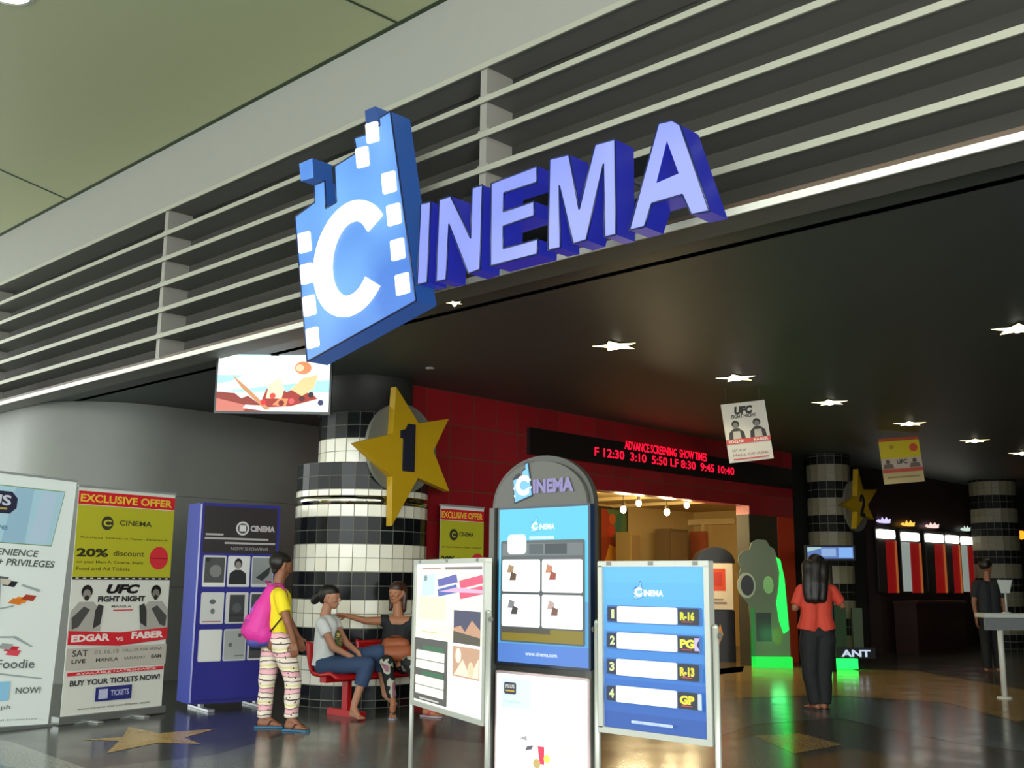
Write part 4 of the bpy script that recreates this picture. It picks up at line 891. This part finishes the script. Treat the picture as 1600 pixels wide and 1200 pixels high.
def head(mb, c, face, up, m, s=1.):
    """skull, jaw, nose, lips, ears and eye sockets on one surface; returns eye points"""
    f = Vector(face).normalized(); u = Vector(up); u = (u-f*u.dot(f)).normalized(); sd = f.cross(u)
    P = lambda a, b, c_: c+(f*a+sd*b+u*c_)*s
    capsule(mb, P(-.018, 0, .02), .086*s, P(.012, 0, .02), .078*s, m, 18)
    capsule(mb, P(.025, 0, -.02), .062*s, P(.045, 0, -.075), .034*s, m, 16)
    for q in (-1, 1):
        capsule(mb, P(.01, q*.045, -.03), .034*s, P(.048, q*.014, -.082), .022*s, m, 10)
        capsule(mb, P(.060, q*.034, -.018), .020*s, P(.055, q*.040, -.02), .018*s, m, 8)
        capsule(mb, P(-.005, q*.080, .014), .014*s, P(-.002, q*.078, -.022), .010*s, m, 8)
    capsule(mb, P(.078, 0, .022), .011*s, P(.100, 0, -.018), .014*s, m, 10)
    for q in (-1, 1): capsule(mb, P(.086, q*.010, -.022), .009*s, P(.088, q*.011, -.022), .009*s, m, 8)
    capsule(mb, P(.076, -.016, -.050), .009*s, P(.076, .016, -.050), .009*s, m, 8); capsule(mb, P(.073, -.014, -.062), .010*s, P(.073, .014, -.062), .010*s, m, 8)
    return P
def face_parts(parent, P, s=1.):
    for q in (-1, 1):
        e = MB(); e.ball(P(.068, q*.030, .012), .0125*s, mat('#e6e2dc', .3)); e.ball(P(.0765, q*.031, .012), .0065*s, mat('#1a120e', .2)); e.build('eye', parent)
        b = MB(); capsule(b, P(.079, q*.016, .034), .0042*s, P(.070, q*.046, .036), .0035*s, mat('#1a1412', .8), 6); b.build('eyebrow', parent)
    l = MB(); capsule(l, P(.083, -.016, -.0555), .0045*s, P(.083, .016, -.0555), .0045*s, mat('#8c4a40', .5), 8); l.build('mouth', parent)
UP = Vector((0, 0, 1))
SK1 = mat('#8a5a40', .55, noise=.04); SK2 = mat('#b98468', .55, noise=.04); SK3 = mat('#a87050', .55, noise=.04)
HAIRK = mat('#16120f', .5, noise=.15); HAIRB = mat('#3a241a', .45, noise=.15)
def stripes():
    def f(nt, b):
        tc = nt.nodes.new('ShaderNodeTexCoord'); sp = nt.nodes.new('ShaderNodeSeparateXYZ'); n = nt.nodes.new('ShaderNodeTexNoise'); n.inputs['Scale'].default_value = 5
        ad = nt.nodes.new('ShaderNodeMath'); ad.operation = 'MULTIPLY_ADD'; ad.inputs[1].default_value = .09
        ml = nt.nodes.new('ShaderNodeMath'); ml.operation = 'MULTIPLY'; ml.inputs[1].default_value = 6.2; fr = nt.nodes.new('ShaderNodeMath'); fr.operation = 'FRACT'
        r = nt.nodes.new('ShaderNodeValToRGB'); r.color_ramp.interpolation = 'CONSTANT'; e = r.color_ramp.elements
        e[0].position = 0; e[0].color = lin('#e8dccb'); e[1].position = .22; e[1].color = lin('#55434c')
        for p, c in ((.26, '#eab4bc'), (.46, '#dfa0ae'), (.52, '#5a4a50'), (.56, '#ece2c4'), (.68, '#d8cf8c'), (.76, '#e6d8cc'), (.94, '#4e4048')): q = e.new(p); q.color = lin(c)
        nt.links.new(tc.outputs['Object'], sp.inputs[0]); nt.links.new(tc.outputs['Object'], n.inputs['Vector'])
        nt.links.new(n.outputs['Fac'], ad.inputs[0]); nt.links.new(sp.outputs[2], ad.inputs[2]); nt.links.new(ad.outputs[0], ml.inputs[0])
        nt.links.new(ml.outputs[0], fr.inputs[0]); nt.links.new(fr.outputs[0], r.inputs[0])
        n2 = nt.nodes.new('ShaderNodeTexVoronoi'); n2.inputs['Scale'].default_value = 22
        cp = nt.nodes.new('ShaderNodeMath'); cp.operation = 'LESS_THAN'; cp.inputs[1].default_value = .16
        mx = nt.nodes.new('ShaderNodeMixRGB'); mx.inputs[2].default_value = lin('#50424c')
        nt.links.new(tc.outputs['Object'], n2.inputs['Vector']); nt.links.new(n2.outputs['Distance'], cp.inputs[0]); nt.links.new(cp.outputs[0], mx.inputs[0])
        nt.links.new(r.outputs[0], mx.inputs[1]); nt.links.new(mx.outputs[0], b.inputs['Base Color'])
    return node_mat('striped_cloth', f, .8)
def blotch(c1, c2, c3, sc):
    def f(nt, b):
        tc = nt.nodes.new('ShaderNodeTexCoord'); n = nt.nodes.new('ShaderNodeTexNoise'); n.inputs['Scale'].default_value = sc; n.inputs['Detail'].default_value = 1
        r = nt.nodes.new('ShaderNodeValToRGB'); r.color_ramp.interpolation = 'CONSTANT'; e = r.color_ramp.elements
        e[0].position = 0; e[0].color = lin(c1); e[1].position = .56; e[1].color = lin(c2); q = e.new(.66); q.color = lin(c3)
        nt.links.new(tc.outputs['Object'], n.inputs['Vector']); nt.links.new(n.outputs['Fac'], r.inputs[0]); nt.links.new(r.outputs[0], b.inputs['Base Color'])
    return node_mat('printed_cloth', f, .8)
def foot(mb, ankle, fwd, m, s=1.):
    f = Vector((fwd[0], fwd[1], 0)).normalized(); sd = f.cross(UP); g0 = Vector((ankle.x, ankle.y, 0))
    capsule(mb, ankle, .036*s, g0-f*.03*s+UP*.045, .032*s, m); capsule(mb, g0-f*.03*s+UP*.045, .031*s, g0+f*.11*s+UP*.034, .026*s, m, sq=1.15, ax=sd)
    capsule(mb, ankle+f*.01, .033*s, g0+f*.10*s+UP*.034, .024*s, m)
    for t, L in ((-.030, .045), (-.015, .046), (0, .045), (.014, .04), (.027, .034)):
        capsule(mb, g0+f*.12*s+sd*t*s+UP*.03, .0125*s, g0+f*(.12+L)*s+sd*t*s+UP*.026, .0105*s, m, 8)
def flipflop(parent, ankle, fwd, msole, mstrap, name='sandal', s=1.):
    f = Vector((fwd[0], fwd[1], 0)).normalized(); sd = f.cross(UP); c = Vector((ankle.x, ankle.y, 0))
    out = [(-.085, -.03), (-.06, -.04), (.0, -.035), (.08, -.047), (.15, -.045), (.185, -.02), (.19, .01), (.17, .038), (.10, .045), (.0, .035), (-.06, .04), (-.085, .02)]
    o = MB().prism([(a*s, b*s) for a, b in out], msole, .002, .017, fr=lambda a, t, b: c+f*a+sd*b+UP*t).build(name, parent)
    st = MB(); st.path([c+f*.03*s-sd*.042*s+UP*.02, c+f*.06*s-sd*.03*s+UP*.062, c+f*.125*s-sd*.008*s+UP*.052, c+f*.135*s+UP*.02], .007, mstrap, 8)
    st.path([c+f*.03*s+sd*.042*s+UP*.02, c+f*.06*s+sd*.03*s+UP*.062, c+f*.125*s-sd*.008*s+UP*.052], .007, mstrap, 8); st.build('strap', o)

# ---- person walking with the pink backpack
g = 9.98; base = onz(440, 1140, 0)
p1 = empty('person', (base.x, base.y, 0), 0, 'person in yellow top and striped trousers walking, wearing a pink backpack', 'person')
hc = J(441, 885, g+.02); fc = (RT*.80+HD*.45-UP*.30).normalized()
b = MB(); Pf = head(b, hc, fc, UP, SK1, .98)
capsule(b, J(438, 898, g+.0), .050, J(434, 918, g), .055, SK1)
sN, sF = J(438, 931, g-.15), J(434, 929, g+.15)
capsule(b, J(432, 925, g-.06), .06, J(432, 925, g+.06), .06, SK1)
capsule(b, J(436, 940, g-.05), .095, J(437, 975, g-.02), .085, SK1); capsule(b, J(436, 940, g+.05), .095, J(437, 975, g+.02), .085, SK1)
capsule(b, J(436, 980, g-.03), .09, J(432, 1002, g-.05), .10, SK1); capsule(b, J(436, 980, g+.03), .09, J(432, 1002, g+.05), .10, SK1)
for s0_, el, wr, dd in ((sN, J(450, 973, g-.22), J(459, 1002, g-.20), (RT*.12-UP)), (sF, J(452, 970, g+.20), J(466, 995, g+.18), (RT*.4-UP))):
    capsule(b, s0_, .048, el, .037, SK1); capsule(b, el, .036, wr, .024, SK1); hand(b, wr, dd, -RT*.2+HD*.9 if s0_ is sN else -HD, SK1, .95, .3)
hN, hF = J(441, 1006, g-.07), J(426, 1006, g+.07)
kN, kF = J(458, 1063, g-.07), J(417, 1064, g+.08); aN, aF = J(455, 1119, g-.08), J(413, 1118, g+.10)
fN, fF = (RT*.93+HD*-.3), (RT*.75+HD*.1)
for h_, k_, a_, f_ in ((hN, kN, aN, fN), (hF, kF, aF, fF)):
    capsule(b, h_, .078, k_, .052, SK1); capsule(b, k_, .050, a_, .032, SK1); foot(b, Vector((a_.x, a_.y, .10)), f_, SK1)
fuse(b, 'body', p1, SK1, .0075, 2)
face_parts(p1, Pf, .98)
hr = MB(); capsule(hr, hc-fc*.035+UP*.035, .092, hc+fc*.0+UP*.045, .082, HAIRK, 18); capsule(hr, hc-fc*.062-UP*.02, .058, hc-fc*.065-UP*.055, .04, HAIRK, 14); capsule(hr, hc+fc*.02+UP*.066, .05, hc+fc*.055+UP*.058, .03, HAIRK)
fuse(hr, 'hair', p1, HAIRK, .008, 2, .003)
Y1 = mat('#e8d41c', .75, noise=.04); t = MB()
for q in (-1, 1): capsule(t, J(436, 936, g+q*.05), .112, J(436, 990, g+q*.045), .112, Y1, flat1=True)
capsule(t, J(436, 928, g-.10), .062, J(433, 928, g+.10), .062, Y1)
capsule(t, sN, .062, sN.lerp(J(450, 973, g-.22), .62), .062, Y1, flat1=True); capsule(t, sF, .062, sF.lerp(J(452, 970, g+.20), .62), .060, Y1, flat1=True)
fuse(t, 'shirt', p1, Y1, .009, 2, .003)
PT = stripes(); t = MB()
for h_, k_, a_ in ((hN, kN, aN), (hF, kF, aF)):
    capsule(t, h_, .108, k_, .076, PT); capsule(t, k_, .076, a_-UP*.01, .064, PT, flat1=True)
capsule(t, J(435, 994, g-.06), .105, J(435, 994, g+.06), .105, PT)
fuse(t, 'trousers', p1, PT, .009, 2, .004)
for a_, f_ in ((aN, fN), (aF, fF)): flipflop(p1, a_, f_, mat('#2a6a90', .5), mat('#5a2420', .5))
# backpack
c = J(405, 962, g-.02); bp = empty('backpack', c, 0, 'bright pink backpack with violet pocket and blue base on the walking person', 'backpack')
PK = mat('#d8329c', .6, noise=.05); PB = mat('#4a4fa0', .6); PV = mat('#9a50b8', .6); PD = mat('#a02474', .6)
t = MB(); 
for q in (-.07, .07):
    capsule(t, J(424, 922, g+q*.6-.02), .055, J(413, 950, g+q-.02), .095, PK); capsule(t, J(413, 950, g+q-.02), .095, J(402, 984, g+q-.02), .125, PK)
    capsule(t, J(402, 984, g+q-.02), .125, J(411, 990, g+q-.02), .11, PK)
o = fuse(t, 'main_bag', bp, PK, .009, 4, .002)
t = MB(); capsule(t, J(392, 968, g-.10), .055, J(388, 985, g+.06), .07, PK); capsule(t, J(388, 985, g-.10), .06, J(390, 990, g+.08), .06, PK); o = fuse(t, 'front_pocket', bp, PK, .009, 2)
t = MB(); t.path([J(383, 968, g-.155), J(392, 971, g-.18), J(402, 973, g-.185)], .005, PB, 6); t.build('zip', o)
t = MB(); capsule(t, J(400, 1001, g-.09), .085, J(400, 1001, g+.05), .085, PB, sq=.8, ax=UP); capsule(t, J(412, 1000, g-.09), .08, J(412, 1000, g+.05), .08, PB, sq=.8, ax=UP); fuse(t, 'base_panel', bp, PB, .009, 2)
t = MB(); capsule(t, J(404, 940, g-.10), .028, J(395, 955, g-.12), .03, PV, sq=.8); fuse(t, 'side_mesh', bp, PV, .008, 1)
for q in (-1, 1):
    t = MB(); t.path([J(424, 921, g+q*.07), J(431, 913, g+q*.09), J(440, 915, g+q*.105), J(447, 928, g+q*.12), J(448, 945, g+q*.12)], .017, PD, 8); t.build('shoulder_strap', bp)
    t = MB(); t.path([J(447, 945, g+q*.12), J(443, 962, g+q*.165), J(424, 985, g+q*.165), J(414, 994, g+q*.13)], .007, mat('#1c1a20', .6), 8); t.build('webbing', bp)
t = MB(); t.path([J(420, 916, g-.02), J(415, 908, g), J(424, 910, g+.02)], .008, PD, 8); t.build('grab_loop', bp)

# ---- seated person in the white shirt
g = 10.9
q = J(508, 1040, g); p2 = empty('person', (q.x, q.y, 0), 0, 'seated person in white print shirt and rolled jeans, hands clasped at the knees', 'person')
b = MB(); hc = J(517, 934, g); fc = (RT*.93-HD*.2-UP*.08).normalized(); Pf = head(b, hc, fc, UP, SK2, 1.0)
capsule(b, J(511, 948, g), .048, J(508, 962, g), .055, SK2)
sN, sF = J(503, 975, g-.16), J(520, 970, g+.17)
capsule(b, sN.lerp(sF, .2), .06, sN.lerp(sF, .8), .06, SK2)
for q in (-.055, .055): capsule(b, J(510, 980, g+q), .095, J(507, 1020, g+q), .09, SK2); capsule(b, J(507, 1020, g+q), .09, J(508, 1038, g+q*1.3), .105, SK2)
eN, eF = J(521, 1012, g-.22), J(541, 1005, g+.05); wN, wF = J(551, 1027, g-.16), J(560, 1020, g-.05)
hd_ = (J(560, 1040, g-.12)-wN)
for s_, e_, w_ in ((sN, eN, wN), (sF, eF, wF)):
    capsule(b, s_, .046, e_, .036, SK2); capsule(b, e_, .036, w_, .024, SK2)
hand(b, wN, (RT*.5-UP*.85), -RT+HD*.2, SK2, .95, .45); hand(b, wF, (RT*.15-UP*.95), -RT*.5-HD*.6, SK2, .95, .45)
hN, hF = J(508, 1040, g-.09), J(510, 1038, g+.11); kN, kF = J(574, 1038, g-.18), J(592, 1018, g+.06)
aN = J(553, 1103, g-.17); aF = J(602, 1085, g+.12)
capsule(b, hN, .08, kN, .055, SK2); capsule(b, kN, .052, aN, .034, SK2); foot(b, Vector((aN.x, aN.y, .10)), (RT*.55-HD*.75), SK2, 1.0)
capsule(b, hF, .08, kF, .055, SK2); capsule(b, kF, .052, aF, .034, SK2); capsule(b, aF, .036, aF+RT*.10-UP*.09, .024, SK2)
fuse(b, 'body', p2, SK2, .0075, 2); face_parts(p2, Pf)
hr = MB(); capsule(hr, hc-fc*.035+UP*.04, .094, hc+fc*.0+UP*.05, .084, HAIRK, 18); capsule(hr, hc-fc*.075+UP*.01, .07, hc-fc*.08-UP*.02, .05, HAIRK, 14)
capsule(hr, hc-fc*.14+UP*.0, .05, hc-fc*.17-UP*.04, .045, HAIRK); fuse(hr, 'hair', p2, HAIRK, .008, 2, .003)
WS = mat('#e2e6e8', .8, noise=.04); t = MB()
for q in (-.06, .06): capsule(t, J(510, 978, g+q), .108, J(506, 1018, g+q), .106, WS); capsule(t, J(506, 1018, g+q), .106, J(505, 1040, g+q), .112, WS, flat1=True)
capsule(t, sN.lerp(sF, .1), .066, sN.lerp(sF, .9), .066, WS)
capsule(t, sN, .063, sN.lerp(eN, .45), .064, WS, flat1=True); capsule(t, sF, .063, sF.lerp(eF, .40), .060, WS, flat1=True)
sh = fuse(t, 'shirt', p2, WS, .009, 2, .004)
t = MB(); pr = blotch('#4a5a30', '#c8a860', '#30302c', 24); cpt = J(529, 1010, g-.07); capsule(t, cpt, .066, cpt+UP*.10+RT*-.01, .055, pr, sq=.6, ax=RT); fuse(t, 'shirt_print', p2, pr, .008, 1)
JN = mat('#33496c', .8, noise=.12); t = MB()
capsule(t, hN, .10, kN, .074, JN); capsule(t, kN, .074, kN.lerp(aN, .50), .070, JN, flat1=True)
capsule(t, hF, .10, kF, .074, JN); capsule(t, kF, .074, kF.lerp(aF, .45), .066, JN, flat1=True); capsule(t, J(507, 1036, g-.07), .112, J(507, 1036, g+.08), .112, JN)
fuse(t, 'jeans', p2, JN, .009, 2, .003)

# ---- seated person in black reaching across
g = 11.3
q = J(615, 1040, g); p3 = empty('person', (q.x, q.y, 0), 0, 'seated person in black V-neck top with an arm around their neighbour', 'person')
b = MB(); hc = J(620, 927, g); fc = (-RT*.45-HD*.85-UP*.05).normalized(); Pf = head(b, hc, fc, UP, SK3, .98)
capsule(b, J(621, 942, g), .048, J(622, 960, g), .055, SK3)
sL, sR = J(604, 970, g-.02), J(646, 972, g-.02)
capsule(b, sL.lerp(sR, .2), .06, sL.lerp(sR, .8), .06, SK3)
for q in (-1, 1): capsule(b, J(622+q*8, 978, g), .09, J(618+q*7, 1018, g), .085, SK3); capsule(b, J(618+q*7, 1018, g), .085, J(616+q*10, 1035, g), .10, SK3)
eL, wL = J(572, 970, g-.05), J(542, 962, g-.05); capsule(b, sL, .047, eL, .038, SK3); capsule(b, eL, .037, wL, .026, SK3); hand(b, wL, -RT+UP*.05, -HD*.5-UP*.6, SK3, .95, .4)
eR, wR = J(652, 1005, g-.08), J(636, 1028, g-.28); capsule(b, sR, .045, eR, .037, SK3); capsule(b, eR, .036, wR, .026, SK3); hand(b, wR, -RT*.6-HD*.5-UP*.3, -UP, SK3, .95, .4)
hL, hR = J(608, 1040, g-.02), J(628, 1040, g-.02); kL, kR = J(603, 1034, g-.48), J(640, 1036, g-.46); aL, aR = J(614, 1098, g-.42), J(668, 1098, g-.32)
for h_, k_, a_, f_ in ((hL, kL, aL, (-HD+RT*.1)), (hR, kR, aR, (RT*.8-HD*.5))):
    capsule(b, h_, .08, k_, .055, SK3); capsule(b, k_, .052, a_, .033, SK3); foot(b, Vector((a_.x, a_.y, .10)), f_, SK3, .95)
fuse(b, 'body', p3, SK3, .0075, 2); face_parts(p3, Pf, .98)
hr = MB(); capsule(hr, hc-fc*.035+UP*.035, .092, hc+fc*.005+UP*.048, .08, HAIRB, 18)
sd = fc.cross(UP).normalized()
for q in (-1, 1): capsule(hr, hc-fc*.03+sd*q*.075+UP*.0, .034, hc-fc*.02+sd*q*.085-UP*.16, .024, HAIRB)
capsule(hr, hc-fc*.08, .06, hc-fc*.09-UP*.17, .05, HAIRB); fuse(hr, 'hair', p3, HAIRB, .008, 2, .003)
BK = mat('#1b1d21', .8, noise=.05); t = MB()
for q in (-1, 1): capsule(t, J(622+q*8, 984, g), .106, J(617+q*8, 1020, g), .104, BK); capsule(t, J(617+q*8, 1020, g), .104, J(616+q*9, 1032, g), .112, BK, flat1=True)
capsule(t, sL, .064, J(609, 977, g-.02), .07, BK); capsule(t, sR, .064, J(636, 977, g-.02), .07, BK); capsule(t, sL, .062, sL.lerp(eL, .30), .062, BK, flat1=True); capsule(t, sR, .062, sR.lerp(eR, .45), .060, BK, flat1=True)
fuse(t, 'top', p3, BK, .009, 2, .003)
LG = blotch('#1c1e20', '#b8b8a8', '#9c6478', 9); t = MB()
for h_, k_, a_ in ((hL, kL, aL), (hR, kR, aR)): capsule(t, h_, .094, k_, .070, LG); capsule(t, k_, .068, k_.lerp(a_, .86), .046, LG, flat1=True)
fuse(t, 'leggings', p3, LG, .009, 2, .002)
flipflop(p3, aL, (-HD+RT*.1), mat('#8c8ca0', .5), mat('#30303a', .5), s=.95); flipflop(p3, aR, (RT*.8-HD*.5), mat('#b0a0a8', .5), mat('#d82060', .5), s=.95)
# brown bag on the lap
c = J(617, 1016, g-.30); hb_ = empty('handbag', c, 0, 'soft brown bag resting on the lap of the person in black', 'bag')
BG = mat('#9a5230', .6, noise=.12); t = MB(); capsule(t, J(601, 1020, g-.30), .085, J(634, 1020, g-.30), .09, BG); capsule(t, J(606, 1006, g-.28), .06, J(632, 1006, g-.28), .06, BG); fuse(t, 'pouch', hb_, BG, .009, 3, .005)
t = MB(); t.path([J(604, 1004, g-.30), J(612, 994, g-.28), J(626, 994, g-.28), J(634, 1004, g-.30)], .009, mat('#6a341c', .5), 8); t.build('handle', hb_)

# ---- standing person with long dark hair
g = 11.85; base = onz(1280, 1108, 0)
p4 = empty('person', (base.x, base.y, 0), 0, 'person in orange red top and black trousers with long dark hair, seen from behind', 'person')
b = MB(); hc = J(1274, 884, g); fc = (HD*.9-RT*.2).normalized(); head(b, hc, fc, UP, SK1, 1.0)
capsule(b, J(1275, 898, g), .05, J(1275, 914, g), .055, SK1)
sL, sR = J(1252, 922, g), J(1300, 922, g); capsule(b, sL.lerp(sR, .2), .06, sL.lerp(sR, .8), .06, SK1)
for q in (-1, 1):
    capsule(b, J(1276+q*9, 930, g), .09, J(1276+q*8, 965, g), .082, SK1); capsule(b, J(1276+q*8, 965, g), .085, J(1277+q*9, 990, g), .10, SK1)
eL, wL = J(1242, 950, g), J(1250, 948, g+.22); eR, wR = J(1316, 946, g+.02), J(1306, 940, g+.24)
for s_, e_, w_ in ((sL, eL, wL), (sR, eR, wR)): capsule(b, s_, .046, e_, .038, SK1); capsule(b, e_, .037, w_, .026, SK1); hand(b, w_, HD+UP*.2, -UP, SK1, .95, .4)
L_ = []
for q, hx, kx_, ax_ in ((-1, 1266, 1266, 1275), (1, 1288, 1287, 1288)):
    h_, k_, a_ = J(hx, 1000, g), J(kx_, 1048, g), J(ax_, 1096, g); L_.append((h_, k_, a_))
    capsule(b, h_, .085, k_, .055, SK1); capsule(b, k_, .052, a_, .034, SK1); foot(b, Vector((a_.x, a_.y, .10)), (HD*.8+RT*.3*q), SK1)
fuse(b, 'body', p4, SK1, .0085, 2)
hr = MB(); capsule(hr, hc-fc*.03+UP*.03, .098, hc+fc*.0+UP*.045, .086, HAIRK, 18)
for x_, rr_ in ((1264, .05), (1274, .06), (1284, .05)): capsule(hr, J(x_, 885, g-.07), rr_+.028, J(x_, 912, g-.12), rr_+.022, HAIRK); capsule(hr, J(x_, 912, g-.12), rr_+.022, J(x_, 934, g-.13), rr_+.008, HAIRK)
fuse(hr, 'hair', p4, HAIRK, .009, 2, .003)
OR = mat('#c8402c', .75, noise=.05); t = MB()
for q in (-1, 1): capsule(t, J(1275+q*10, 928, g), .108, J(1275+q*9, 962, g), .104, OR); capsule(t, J(1275+q*9, 962, g), .104, J(1276+q*13, 985, g), .122, OR, flat1=True)
capsule(t, sL, .062, sR, .062, OR); capsule(t, sL, .064, sL.lerp(eL, .85), .062, OR, flat1=True); capsule(t, sR, .064, sR.lerp(eR, .80), .062, OR, flat1=True)
fuse(t, 'shirt', p4, OR, .009, 2, .003)
BT = mat('#141518', .8, noise=.05); t = MB()
for h_, k_, a_ in L_: capsule(t, h_, .122, k_, .092, BT); capsule(t, k_, .092, a_-UP*.02, .076, BT, flat1=True)
capsule(t, J(1267, 990, g), .115, J(1286, 990, g), .115, BT); fuse(t, 'trousers', p4, BT, .009, 2, .003)
for (h_, k_, a_), q in zip(L_, (-1, 1)): flipflop(p4, a_, (HD*.8+RT*.3*q), mat('#3a3034', .5), mat('#5a2a30', .5))

# ---- dark figure far off at the right
g = 17.0; base = atg(1545, 1050, g)
p5 = empty('person', (base.x, base.y, 0), 0, 'dark dressed person standing in shadow beside the high table', 'person')
b = MB(); hc = J(1541, 886, g); fc = (RT*.7+HD*.5).normalized(); Pf = head(b, hc, fc, UP, SK1, 1.05)
capsule(b, hc-UP*.08, .05, hc-UP*.2, .055, SK1)
sL, sR = hc-UP*.27-RT*.17, hc-UP*.27+RT*.17; capsule(b, sL.lerp(sR, .2), .065, sL.lerp(sR, .8), .065, SK1)
for q in (-1, 1): 
    x_ = RT*q*.06; capsule(b, hc-UP*.33+x_, .10, hc-UP*.62+x_, .095, SK1); capsule(b, hc-UP*.62+x_, .095, hc-UP*.75+x_*1.3, .105, SK1)
    s_ = hc-UP*.27+RT*q*.18; e_ = s_-UP*.28+RT*q*.05; w_ = e_-UP*.24+RT*q*.0+HD*-.05; capsule(b, s_, .05, e_, .04, SK1); capsule(b, e_, .038, w_, .027, SK1); hand(b, w_, -UP, -RT*q, SK1, 1, .3)
    h_ = hc-UP*.82+RT*q*.09; k_ = Vector((h_.x, h_.y, .47)); a_ = Vector((h_.x, h_.y, .10)); capsule(b, h_, .085, k_, .056, SK1); capsule(b, k_, .053, a_, .036, SK1); foot(b, a_, fc, SK1)
fuse(b, 'body', p5, SK1, .009, 2)
hr = MB(); capsule(hr, hc-fc*.03+UP*.04, .097, hc+fc*.01+UP*.052, .085, HAIRK); fuse(hr, 'hair', p5, HAIRK, .009, 2)
DK = mat('#202226', .85); t = MB()
for q in (-1, 1):
    x_ = RT*q*.06; capsule(t, hc-UP*.32+x_, .115, hc-UP*.80+x_, .12, DK, flat1=True); s_ = hc-UP*.27+RT*q*.18; capsule(t, s_, .066, s_-UP*.2+RT*q*.036, .062, DK, flat1=True)
capsule(t, sL, .07, sR, .07, DK); fuse(t, 'shirt', p5, DK, .010, 2)
t = MB()
for q in (-1, 1): h_ = hc-UP*.82+RT*q*.09; k_ = Vector((h_.x, h_.y, .47)); a_ = Vector((h_.x, h_.y, .07)); capsule(t, h_, .108, k_, .08, BT); capsule(t, k_, .08, a_, .068, BT, flat1=True)
capsule(t, hc-UP*.78-RT*.06, .118, hc-UP*.78+RT*.06, .118, BT); fuse(t, 'trousers', p5, BT, .010, 2)
